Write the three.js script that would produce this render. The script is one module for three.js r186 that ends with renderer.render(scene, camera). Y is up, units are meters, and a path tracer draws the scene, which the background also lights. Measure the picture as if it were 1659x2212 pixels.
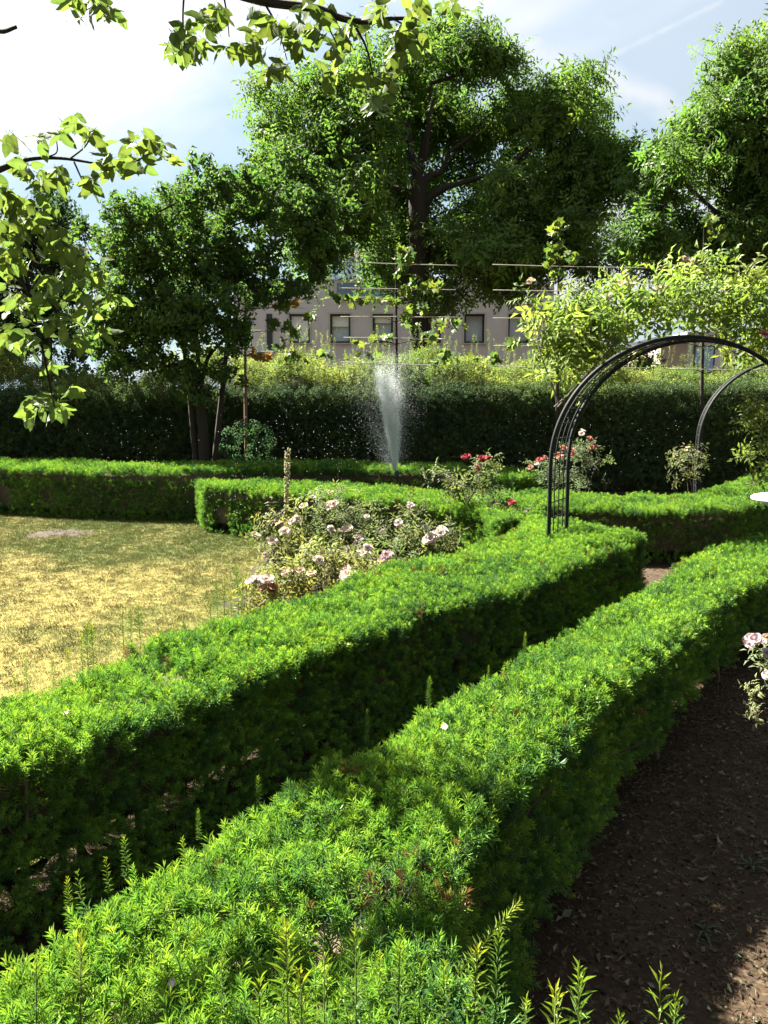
import * as THREE from 'three';
import { mergeGeometries, mergeVertices } from 'three/addons/utils/BufferGeometryUtils.js';

// ------------------------------------------------------------------ camera, sky, sun, exposure
const scene = new THREE.Scene();
const PITCH = 7.7 * Math.PI / 180, EYE = 1.8;
const camera = new THREE.PerspectiveCamera(65, 0.75, 0.05, 900);
camera.position.set(0, EYE, 0);
camera.rotation.x = -PITCH;
camera.updateMatrixWorld();
const renderer = new THREE.WebGLRenderer({ antialias: true });
renderer.toneMapping = THREE.LinearToneMapping;
renderer.toneMappingExposure = 10.4;
renderer.shadowMap.enabled = true;
const SUN = new THREE.Vector3(-0.72, 1, -0.6).normalize();
const sun = new THREE.DirectionalLight(new THREE.Color().setRGB(1, 0.95, 0.85), 5);
sun.position.copy(SUN).multiplyScalar(60);
sun.castShadow = true;
sun.shadow.mapSize.set(4096, 4096);
Object.assign(sun.shadow.camera, { left: -40, right: 40, top: 40, bottom: -40, near: 1, far: 160 });
sun.shadow.radius = 1.2;
scene.add(sun, sun.target);

// ------------------------------------------------------------------ random numbers and noise
function mulberry(a) { return () => { a |= 0; a = a + 0x6D2B79F5 | 0; let t = Math.imul(a ^ a >>> 15, 1 | a); t = t + Math.imul(t ^ t >>> 7, 61 | t) ^ t; return ((t ^ t >>> 14) >>> 0) / 4294967296; }; }
let rnd = mulberry(7);
const seed = (n) => { rnd = mulberry(n); };
const rr = (a, b) => a + (b - a) * rnd();
const gauss = () => (rnd() + rnd() + rnd() + rnd() - 2) * 0.87;
const pick = (a) => a[Math.floor(rnd() * a.length)];
const clamp = (x, a = 0, b = 1) => Math.min(b, Math.max(a, x));
const smooth = (a, b, x) => { const t = clamp((x - a) / (b - a)); return t * t * (3 - 2 * t); };
function hash3(x, y, z) { let h = Math.imul(x, 374761393) ^ Math.imul(y, 668265263) ^ Math.imul(z, 2147483647 ^ 0x2545F491); h = Math.imul(h ^ h >>> 13, 1274126177); h = Math.imul(h ^ h >>> 15, 2246822519); return ((h ^ h >>> 16) >>> 0) / 4294967296; }
function noise(x, y, z = 0) {
  const i = Math.floor(x), j = Math.floor(y), k = Math.floor(z); let u = x - i, v = y - j, w = z - k;
  u = u * u * (3 - 2 * u); v = v * v * (3 - 2 * v); w = w * w * (3 - 2 * w);
  const l = (a, b, t) => a + (b - a) * t;
  return l(l(l(hash3(i, j, k), hash3(i + 1, j, k), u), l(hash3(i, j + 1, k), hash3(i + 1, j + 1, k), u), v), l(l(hash3(i, j, k + 1), hash3(i + 1, j, k + 1), u), l(hash3(i, j + 1, k + 1), hash3(i + 1, j + 1, k + 1), u), v), w);
}
const fbm = (x, y, z = 0, o = 4) => { let s = 0, a = 0.5, n = 0; for (let i = 0; i < o; i++) { s += a * noise(x, y, z); n += a; a *= 0.5; x = x * 2.03 + 5.1; y = y * 2.03 + 1.7; z = z * 2.03 + 9.2; } return s / n; };

// ------------------------------------------------------------------ where a sight line meets a height or a distance
const V3 = (x, y, z) => new THREE.Vector3(x, y, z);
const F = 1736, CX = 829.5, CY = 1106, cp = Math.cos(PITCH), sp = Math.sin(PITCH);
function sight(x, y) { const dx = (x - CX) / F, dy = -(y - CY) / F; return V3(dx, dy * cp - sp, -(cp + dy * sp)); }
function onHeight(x, y, h) { const d = sight(x, y); return d.multiplyScalar((h - EYE) / d.y).add(V3(0, EYE, 0)); }
function atDist(x, y, dist) { const d = sight(x, y); return d.multiplyScalar(dist / -d.z).add(V3(0, EYE, 0)); }

// ------------------------------------------------------------------ sky: thin high cloud over blue, whiter towards the sun, one vapour trail
{
  const W = 2560, H = 1280, data = new Float32Array(W * H * 4);
  const trails = [[[1275, 143], [1562, 2], 0.0028, 0.7, -0.7, 1.02], [[930, 40], [1420, 215], 0.024, 0.75, -0.3, 1.5], [[1080, -20], [1350, 60], 0.02, 0.5, -0.3, 1.4]].map(([p, q, wd, k, lo, hi]) => {
    const a = sight(...p).normalize(), b = sight(...q).normalize(), pole = a.clone().cross(b).normalize(), along = b.clone().sub(a.clone().multiplyScalar(a.dot(b))).normalize();
    return { a, pole, along, span: Math.acos(a.dot(b)), wd, k, lo, hi };
  });
  const d = V3(0, 0, 0);
  for (let j = 0; j < H; j++) for (let i = 0; i < W; i++) {
    const el = ((j + 0.5) / H - 0.5) * Math.PI, az = ((i + 0.5) / W - 0.5) * 2 * Math.PI, c = Math.cos(el);
    d.set(c * Math.cos(az), Math.sin(el), c * Math.sin(az));
    const y = Math.max(d.y, 0), toSun = Math.acos(clamp(d.dot(SUN), -1, 1)), near = Math.exp(-toSun / 0.42);
    const k = Math.pow(1 - y, 3);
    const fw = Math.exp(-((toSun / 1.35) ** 2)), air = 0.55 + 0.75 * fw;
    let r = (0.085 + 0.13 * k) * air + 0.13 * near, g = (0.155 + 0.13 * k) * air + 0.13 * near, bl = (0.25 + 0.055 * k) * air + 0.10 * near;
    // high cloud on a sheet: streaks that lie along one wind direction
    const s = 1 / (y + 0.16), px = d.x * s, pz = d.z * s, u = px * 0.87 + pz * 0.5, v = -px * 0.5 + pz * 0.87;
    const w = fbm(u * 1.1 + 3, v * 1.1 + 8, 2, 3);
    let cl = smooth(0.40, 0.72, fbm(u * 0.9 + w * 1.2 + 4, v * 2.3 + w * 1.5 + 1, 4, 6)) * 0.75 + smooth(0.45, 0.7, fbm(u * 0.45 + 9, v * 0.5 + 3, 6, 4)) * 0.4;
    cl = clamp(cl * 0.9 + 0.6 * near);
    for (const q of trails) {
      const t = Math.asin(clamp(d.dot(q.pole), -1, 1)), al = Math.atan2(d.dot(q.along), d.dot(q.a)) / q.span;
      if (Math.abs(t) < q.wd * 4 && al > q.lo && al < q.hi) { const wd = q.wd * (0.8 + 0.5 * fbm(al * 9, 3, 2, 3)) * (1.25 - 0.3 * al); cl = Math.max(cl, Math.exp(-((t / wd) ** 2)) * q.k * smooth(q.lo, q.lo + 0.6, al) * smooth(q.hi, q.hi - (q.hi > 1.1 ? 0.5 : 0.02), al) * (0.6 + 0.6 * fbm(al * 14, t * 90, 1, 3))); }
    }
    cl *= smooth(-0.02, 0.06, d.y);
    const cb = 0.17 + 0.265 * fw;
    r += (cb - r) * cl; g += (cb * 1.0 - g) * cl; bl += (cb * 1.03 - bl) * cl;
    const o = (j * W + i) * 4; data[o] = r * 0.315; data[o + 1] = g * 0.315; data[o + 2] = bl * 0.315; data[o + 3] = 1;
  }
  const sky = new THREE.DataTexture(data, W, H, THREE.RGBAFormat, THREE.FloatType);
  sky.mapping = THREE.EquirectangularReflectionMapping; sky.magFilter = THREE.LinearFilter; sky.needsUpdate = true;
  scene.background = sky; scene.environment = sky;
}

// ------------------------------------------------------------------ names and entries
const used = {};
function numbered(name) { const n = used[name] = (used[name] ?? -1) + 1; return n ? `${name}_${String(n).padStart(3, '0')}` : name; }
function tag(o, label, category, group, kind) {
  if (label) o.userData.label = label; if (category) o.userData.category = category;
  if (group) o.userData.group = group; if (kind) o.userData.kind = kind; return o;
}
function thing(name, label, category, pos, group) {
  const o = new THREE.Group(); o.name = numbered(name); o.position.copy(pos); scene.add(o);
  return tag(o, label, category, group);
}
function origin(parent) { const p = V3(0, 0, 0); for (let o = parent; o && o !== scene; o = o.parent) p.add(o.position); return p; }
function part(name, geo, mat, parent) {               // geometry given in world coordinates, moved into its parent's
  const m = new THREE.Mesh(geo, mat), o = origin(parent);
  geo.translate(-o.x, -o.y, -o.z);
  m.name = parent === scene ? numbered(name) : name; m.castShadow = m.receiveShadow = true; parent.add(m); return m;
}
function piece(name, geo, mat, parent, pos, quat, scale = 1) {   // one mesh that shares its geometry with its like
  const m = new THREE.Mesh(geo, mat); m.name = name; m.position.copy(pos).sub(origin(parent)); m.quaternion.copy(quat);
  if (scale.isVector3) m.scale.copy(scale); else m.scale.setScalar(scale);
  m.castShadow = m.receiveShadow = true; parent.add(m); return m;
}
const UP = V3(0, 1, 0);
function facing(dir, roll = rnd() * 6.283) {
  const q = new THREE.Quaternion().setFromUnitVectors(UP, dir.clone().normalize());
  return q.multiply(new THREE.Quaternion().setFromAxisAngle(UP, roll));
}
class Copies {                                        // gathers copies of a few geometries, then builds one InstancedMesh for each
  constructor(geos) { this.geos = geos; this.list = geos.map(() => []); }
  add(pos, dir, scale, color, roll, k = Math.floor(rnd() * this.geos.length)) { this.list[k].push([pos.clone(), facing(dir, roll), scale, color]); }
  build(name, mat, parent) {
    const o = parent === scene ? V3(0, 0, 0) : origin(parent), m = new THREE.Matrix4(), s = V3(1, 1, 1), out = [];
    this.list.forEach((l, k) => {
      if (!l.length) return;
      const im = new THREE.InstancedMesh(this.geos[k], mat, l.length);
      l.forEach(([p, q, sc, c], i) => { if (sc.isVector3) s.copy(sc); else s.setScalar(sc); im.setMatrixAt(i, m.compose(p.sub(o), q, s)); im.setColorAt(i, c); });
      im.name = parent === scene ? numbered(name) : name; im.castShadow = im.receiveShadow = true; im.userData.kind = 'stuff'; parent.add(im); out.push(im);
    });
    return out;
  }
}
const rgb = (r, g, b) => new THREE.Color().setRGB(r, g, b);
const vary = (c, a = 0.25, hue = 0.12) => { const k = 1 + rr(-a, a), h = rr(-hue, hue); return rgb(c.r * k * (1 + h), c.g * k, c.b * k * (1 - h)); };
const mixc = (a, b, t) => a.clone().lerp(b, clamp(t));

// ------------------------------------------------------------------ shapes
class Tris {
  constructor() { this.p = []; this.c = []; }
  tri(a, b, c, ca, cb = ca, cc = ca) { this.p.push(a.x, a.y, a.z, b.x, b.y, b.z, c.x, c.y, c.z); for (const k of [ca, cb, cc]) this.c.push(...(k ? [k.r, k.g, k.b] : [1, 1, 1])); }
  quad(a, b, c, d, k) { this.tri(a, b, c, k); this.tri(a, c, d, k); }
  // a leaf from base towards dir, its face towards up
  leaf(base, dir, up, len, wid, fold = 0.25, bend = 0.2, col) {
    const d = dir.clone().normalize(), s = d.clone().cross(up).normalize(), n = s.clone().cross(d).normalize();
    const at = (t, w, h) => base.clone().addScaledVector(d, t * len).addScaledVector(s, w * wid).addScaledVector(n, h * len);
    const tip = at(1, 0, -bend), mid = at(0.48, 0, 0), L = at(0.42, -0.5, fold * wid / len), R = at(0.42, 0.5, fold * wid / len);
    this.tri(base, L, mid, col); this.tri(base, mid, R, col); this.tri(L, tip, mid, col); this.tri(mid, tip, R, col);
  }
  needle(base, dir, up, len, wid, col, tipcol) {
    const d = dir.clone().normalize(), s = d.clone().cross(up).normalize(), n = s.clone().cross(d).normalize();
    const tip = base.clone().addScaledVector(d, len).addScaledVector(n, -0.12 * len), L = base.clone().addScaledVector(d, 0.55 * len).addScaledVector(s, -wid / 2).addScaledVector(n, 0.05 * len), R = base.clone().addScaledVector(d, 0.55 * len).addScaledVector(s, wid / 2).addScaledVector(n, 0.05 * len);
    this.tri(base, L, tip, col, tipcol ?? col, tipcol ?? col); this.tri(base, tip, R, col, tipcol ?? col, tipcol ?? col);
  }
  stick(a, b, ra, rb, col, sides = 3) {
    const d = b.clone().sub(a).normalize(), u = (Math.abs(d.y) > 0.9 ? V3(1, 0, 0) : UP).clone().cross(d).normalize(), v = d.clone().cross(u);
    const ring = (p, r, i) => p.clone().addScaledVector(u, r * Math.cos(i / sides * 6.2832)).addScaledVector(v, r * Math.sin(i / sides * 6.2832));
    for (let i = 0; i < sides; i++) this.quad(ring(a, ra, i), ring(a, ra, i + 1), ring(b, rb, i + 1), ring(b, rb, i), col);
  }
  geo(indexed = false) {
    const g = new THREE.BufferGeometry();
    g.setAttribute('position', new THREE.Float32BufferAttribute(this.p, 3)); g.setAttribute('color', new THREE.Float32BufferAttribute(this.c, 3));
    const o = indexed ? mergeVertices(g, 1e-6) : g; o.computeVertexNormals(); return o;
  }
}
function tube(points, radii, sides = 7, rough = 0) {  // a limb through points, smooth, tapering
  const curve = new THREE.CatmullRomCurve3(points), n = Math.max(4, (points.length - 1) * 5), fr = curve.computeFrenetFrames(n, false);
  const pos = [], idx = [], uv = [];
  for (let i = 0; i <= n; i++) {
    const t = i / n, p = curve.getPoint(t), f = t * (radii.length - 1), k = Math.min(radii.length - 2, Math.floor(f)), r0 = radii[k] + (radii[k + 1] - radii[k]) * (f - k);
    for (let j = 0; j <= sides; j++) {
      const a = j / sides * 6.2832, r = r0 * (1 + rough * (noise(p.x * 9 + Math.cos(a) * 2, p.y * 5, p.z * 9 + Math.sin(a) * 2) - 0.5));
      const q = p.clone().addScaledVector(fr.normals[i], Math.cos(a) * r).addScaledVector(fr.binormals[i], Math.sin(a) * r);
      pos.push(q.x, q.y, q.z); uv.push(j / sides, t * curve.getLength());
    }
  }
  for (let i = 0; i < n; i++) for (let j = 0; j < sides; j++) { const a = i * (sides + 1) + j, b = a + sides + 1; idx.push(a, b, a + 1, a + 1, b, b + 1); }
  const g = new THREE.BufferGeometry(); g.setAttribute('position', new THREE.Float32BufferAttribute(pos, 3)); g.setAttribute('uv', new THREE.Float32BufferAttribute(uv, 2)); g.setIndex(idx); g.computeVertexNormals(); return g;
}
function box(x0, x1, y0, y1, z0, z1) { const g = new THREE.BoxGeometry(x1 - x0, y1 - y0, z1 - z0); g.translate((x0 + x1) / 2, (y0 + y1) / 2, (z0 + z1) / 2); return g; }

// ------------------------------------------------------------------ materials
function texture(n, f, srgb = false) {
  const d = new Uint8Array(n * n * 4);
  for (let j = 0; j < n; j++) for (let i = 0; i < n; i++) { const c = f(i / n, j / n), o = (j * n + i) * 4; for (let k = 0; k < 3; k++) d[o + k] = clamp(c[k]) * 255; d[o + 3] = 255; }
  const t = new THREE.DataTexture(d, n, n); t.wrapS = t.wrapT = THREE.RepeatWrapping; t.magFilter = THREE.LinearFilter; t.minFilter = THREE.LinearMipmapLinearFilter; t.generateMipmaps = true;
  if (srgb) t.colorSpace = THREE.SRGBColorSpace; t.needsUpdate = true; return t;
}
const A = 0.55;   // plants absorb about half of what these tints would return
const leafy = (through, coat = 0.25, coatRough = 0.4) => new THREE.MeshPhysicalMaterial({ color: rgb(A, A, A), vertexColors: true, roughness: 0.95, transmission: through, thickness: 0, ior: 1.35, specularIntensity: 0.35, clearcoat: coat, clearcoatRoughness: coatRough, side: THREE.DoubleSide });
const M = {
  yew: leafy(0.38, 0.22, 0.35), leaf: leafy(0.58, 0.1, 0.4), hedgeLeaf: leafy(0.4, 0.06, 0.45), petal: leafy(0.4, 0, 0.5), dry: leafy(0.25, 0.05, 0.5), grass: leafy(0.3, 0.05, 0.5),
  bark: new THREE.MeshPhysicalMaterial({ specularIntensity: 0.3, color: rgb(0.03, 0.025, 0.02), roughness: 0.95, bumpMap: texture(128, (u, v) => { const k = fbm(u * 40, v * 8, 3, 4); return [k, k, k]; }), bumpScale: 0.01 }),
  twig: new THREE.MeshPhysicalMaterial({ specularIntensity: 0.3, color: rgb(0.05, 0.04, 0.027), roughness: 0.9 }),
  yewStem: new THREE.MeshPhysicalMaterial({ specularIntensity: 0.25, color: rgb(0.085, 0.06, 0.042), roughness: 1 }),
  cane: new THREE.MeshStandardMaterial({ color: rgb(0.4, 0.37, 0.3), roughness: 0.5 }),
  iron: new THREE.MeshPhysicalMaterial({ color: rgb(0.005, 0.007, 0.0065), roughness: 0.7, specularIntensity: 0.35 }),
};

// ------------------------------------------------------------------ ground, soil and lawn
{
  const soil = texture(1024, (u, v) => {
    const a = fbm(u * 9, v * 9, 1, 5), b = noise(u * 260, v * 260, 4), c = noise(u * 120, v * 120, 9), k = 0.55 + 0.6 * a + 0.35 * (b - 0.5);
    const chip = c > 0.78 ? 1.7 : 1; return [0.034 * k * chip, 0.023 * k * chip, 0.014 * k * chip];
  });
  const bump = texture(512, (u, v) => { const k = 0.5 * fbm(u * 20, v * 20, 2, 4) + 0.5 * noise(u * 120, v * 120, 5); return [k, k, k]; });
  const g = new THREE.PlaneGeometry(700, 700, 1, 1); g.rotateX(-Math.PI / 2);
  const uv = g.attributes.uv; for (let i = 0; i < uv.count; i++) uv.setXY(i, uv.getX(i) * 350, uv.getY(i) * 350);
  const m = part('ground', g, new THREE.MeshPhysicalMaterial({ specularIntensity: 0.25, map: soil, bumpMap: bump, bumpScale: 0.006, roughness: 1 }), scene);
  tag(m, 'dark bare garden soil under and between the hedges', 'ground', null, 'structure');
}
const rosebed = (x, z) => x > -1.5 + 0.35 * noise(x * 2, z * 2) + (z > -6 ? -(z + 6) * 0.9 : 0) * -1 && z > -10.6;            // planted bed at the right side of the lawn
const dryness = (x, z) => clamp(1.15 * smooth(0.36, 0.62, fbm(x * 0.75 + 2, z * 0.55 + 7, 1, 4)) + 0.55 * Math.exp(-(((x + 3.1) / 1.6) ** 2 + ((z + 7.7) / 1.9) ** 2)) - 0.5 * smooth(-8.8, -10.6, z) * smooth(-6.5, -4, x) - 0.45 * smooth(-2.9, -1.9, x) * smooth(-5, -6, z) - 0.36 + 0.5 * (noise(x * 5, z * 4, 2) - 0.5) + 0.35 * (noise(x * 13, z * 11, 5) - 0.5));
const bare = (x, z) => smooth(0.55, 0.75, 1.25 * Math.exp(-(((x + 4.5) / 0.55) ** 2 + ((z + 10.9) / 0.5) ** 2)) * (0.25 + 1.3 * fbm(x * 4, z * 4, 5, 4)));
{
  const X0 = -9, X1 = 1.2, Z0 = -14.4, Z1 = -2.6, n = 1024;
  const map = texture(n, (u, v) => {
    const x = X0 + (X1 - X0) * u, z = Z1 + (Z0 - Z1) * v, d = dryness(x, z), b = bare(x, z), f = 0.75 + 0.5 * noise(x * 40, z * 40, 1), e = noise(x * 95, z * 60, 7);
    let c = [0.10 + 0.18 * d, 0.12 + 0.11 * d, 0.018 + 0.035 * d].map((k) => 0.39 * k * f * (0.8 + 0.4 * e));
    const s = [0.042, 0.031, 0.021].map((k) => k * (0.4 + 0.7 * fbm(x * 9, z * 9, 3, 3)));
    const q = rosebed(x, z) ? 0.9 : b; return c.map((k, i) => k + (s[i] * (q > b ? 0.6 : 1) - k) * q);
  });
  map.wrapS = map.wrapT = THREE.ClampToEdgeWrapping;
  const g = new THREE.PlaneGeometry(X1 - X0, Z1 - Z0, 100, 110); g.rotateX(-Math.PI / 2); g.translate((X0 + X1) / 2, 0.012, (Z0 + Z1) / 2);
  const p = g.attributes.position; for (let i = 0; i < p.count; i++) p.setY(i, 0.012 + 0.03 * fbm(p.getX(i) * 1.1, p.getZ(i) * 1.1, 3, 3) );
  const cEdge = [[-1.0, -2.75], [-2.35, -1.95], [-3.18, -1.47], [-3.69, -1.2], [-4.48, -0.75], [-5.43, -0.09], [-6.43, 0.64], [-7.25, 1.15], [-15, 1.5]];
  const inC = (x, z) => { for (let i = 1; i < cEdge.length; i++) if (z > cEdge[i][0]) { const [a, b] = [cEdge[i - 1], cEdge[i]], t = (z - a[0]) / (b[0] - a[0]); return x < a[1] + (b[1] - a[1]) * t + 0.25; } return true; };
  const keep = [], ix = g.index; for (let i = 0; i < ix.count; i += 3) { const t = [0, 1, 2].map((k) => ix.getX(i + k)), x = (p.getX(t[0]) + p.getX(t[1]) + p.getX(t[2])) / 3, z = (p.getZ(t[0]) + p.getZ(t[1]) + p.getZ(t[2])) / 3; if (inC(x, z)) keep.push(...t); }
  g.setIndex(keep); g.computeVertexNormals();
  const m = part('lawn', g, new THREE.MeshPhysicalMaterial({ specularIntensity: 0.3, map, roughness: 1 }), scene);
  tag(m, 'sun scorched yellow and green lawn inside the curved hedges', 'lawn', null, 'structure');

  seed(31);
  const tuft = () => { const t = new Tris(); for (let i = 0; i < 9; i++) { const a = rr(0, 6.28), lean = rr(0.3, 1.5), d = V3(Math.cos(a) * lean, 1, Math.sin(a) * lean).normalize(), b = V3(rr(-0.025, 0.025), -0.004, rr(-0.025, 0.025)); t.needle(b, d, V3(rr(-1, 1), rr(-1, 1), rr(-1, 1)), rr(0.011, 0.026), 0.002, rgb(0.85, 0.88, 0.9), rgb(1.05, 1.02, 1)); } return t.geo(); };
  const co = new Copies([tuft(), tuft(), tuft()]), straw = rgb(0.305, 0.28, 0.105), green = rgb(0.15, 0.195, 0.045);
  for (let i = 0; i < 75000; i++) {
    const x = rr(-7, -0.7), z = -2.9 - 10.4 * Math.pow(rnd(), 0.85);
    if (rosebed(x, z) || !inC(x, z) || rnd() < bare(x, z) * 0.9) continue;
    const d = dryness(x, z) + rr(-0.35, 0.35);
    co.add(V3(x, 0.012 + 0.03 * fbm(x * 1.1, z * 1.1, 3, 3), z), V3(rr(-0.3, 0.3), 1, rr(-0.3, 0.3)), rr(0.7, 1.3) * (1 + 0.3 * (1 - d)), vary(mixc(green, straw, d), 0.14, 0.06));
  }
  for (let i = 0; i < 1500; i++) { const x = rr(-7, -0.7), z = rr(-13.2, -3); if (rosebed(x, z) || !inC(x, z) || noise(x * 2, z * 2, 9) < 0.5) continue; for (let k = 0; k < 4; k++) co.add(V3(x + rr(-0.04, 0.04), 0.015 + 0.03 * fbm(x * 1.1, z * 1.1, 3, 3), z + rr(-0.04, 0.04)), V3(rr(-0.5, 0.5), 1, rr(-0.5, 0.5)), rr(1.3, 2.3), vary(mixc(green, rgb(0.2, 0.15, 0.07), rnd()), 0.2)); }
  const gg = thing('lawn_grass', 'short dry lawn grass, straw yellow with green patches', 'grass', V3(-4, 0, -8)); gg.userData.kind = 'stuff';
  co.build('blades', M.grass, gg);
}

// ------------------------------------------------------------------ yew hedges
seed(11);
const YOUNG = rgb(1.15, 1.08, 0.8), OLD = rgb(0.7, 0.85, 0.95), STEM = rgb(0.7, 0.6, 0.35);
function yewShoot(len, n, tipYellow, crowd = 1) {
  const t = new Tris(), bend = rr(-0.12, 0.12);
  const axis = (k) => V3(bend * k * k * len, k * len, 0.6 * bend * k * k * len);
  t.stick(axis(0), axis(0.5), 0.0016, 0.0013, STEM); t.stick(axis(0.5), axis(1), 0.0013, 0.0008, STEM);
  for (let i = 0; i < n; i++) {
    const k = Math.pow((i + 0.5) / n, 1 / crowd) * 0.98 + 0.02, a = i * 2.4 + rr(-0.4, 0.4), open = 1.25 - 0.85 * Math.pow(k, 1.6) + rr(-0.15, 0.15);
    const d = V3(Math.cos(a) * Math.sin(open), Math.cos(open), Math.sin(a) * Math.sin(open));
    const col = mixc(OLD, YOUNG, k * 1.1 + rr(-0.2, 0.2)); if (k > 0.86) { col.r *= 1 + tipYellow; col.g *= 1 + tipYellow * 0.6; }
    t.needle(axis(k), d, UP.clone().add(V3(rr(-0.3, 0.3), 0, rr(-0.3, 0.3))), rr(0.021, 0.031) * (k > 0.9 ? 0.7 : 1), rr(0.0024, 0.0032), col);
  }
  return t.geo();
}
function branchedShoot() {
  const parts = [yewShoot(0.08, 28, 0.3, 1.2)];
  for (const s of [-1, 1]) { const g = yewShoot(rr(0.045, 0.06), 18, 0.3, 1.3); g.rotateZ(s * rr(0.7, 1.0)); g.rotateY(rr(-0.5, 0.5)); g.translate(0, rr(0.015, 0.035), 0); parts.push(g); }
  return mergeGeometries(parts);
}
const shootGeos = [branchedShoot(), branchedShoot(), yewShoot(0.075, 22, 0.5, 0.9), yewShoot(0.07, 34, 0.25, 1.3), yewShoot(0.085, 38, 0.35, 1.2), yewShoot(0.06, 30, 0.2, 1.4), yewShoot(0.08, 30, 0.5, 1.1)];
const leaderGeos = [yewShoot(0.2, 78, 0.8), yewShoot(0.17, 60, 1.1), yewShoot(0.24, 88, 0.7), yewShoot(0.2, 40, 0.5, 0.8)];
const TOP1 = rgb(0.17, 0.39, 0.052), TOP2 = rgb(0.295, 0.52, 0.06), DEEP = rgb(0.065, 0.18, 0.06), BROWN = rgb(0.22, 0.13, 0.06);
const hedges = {};
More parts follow.
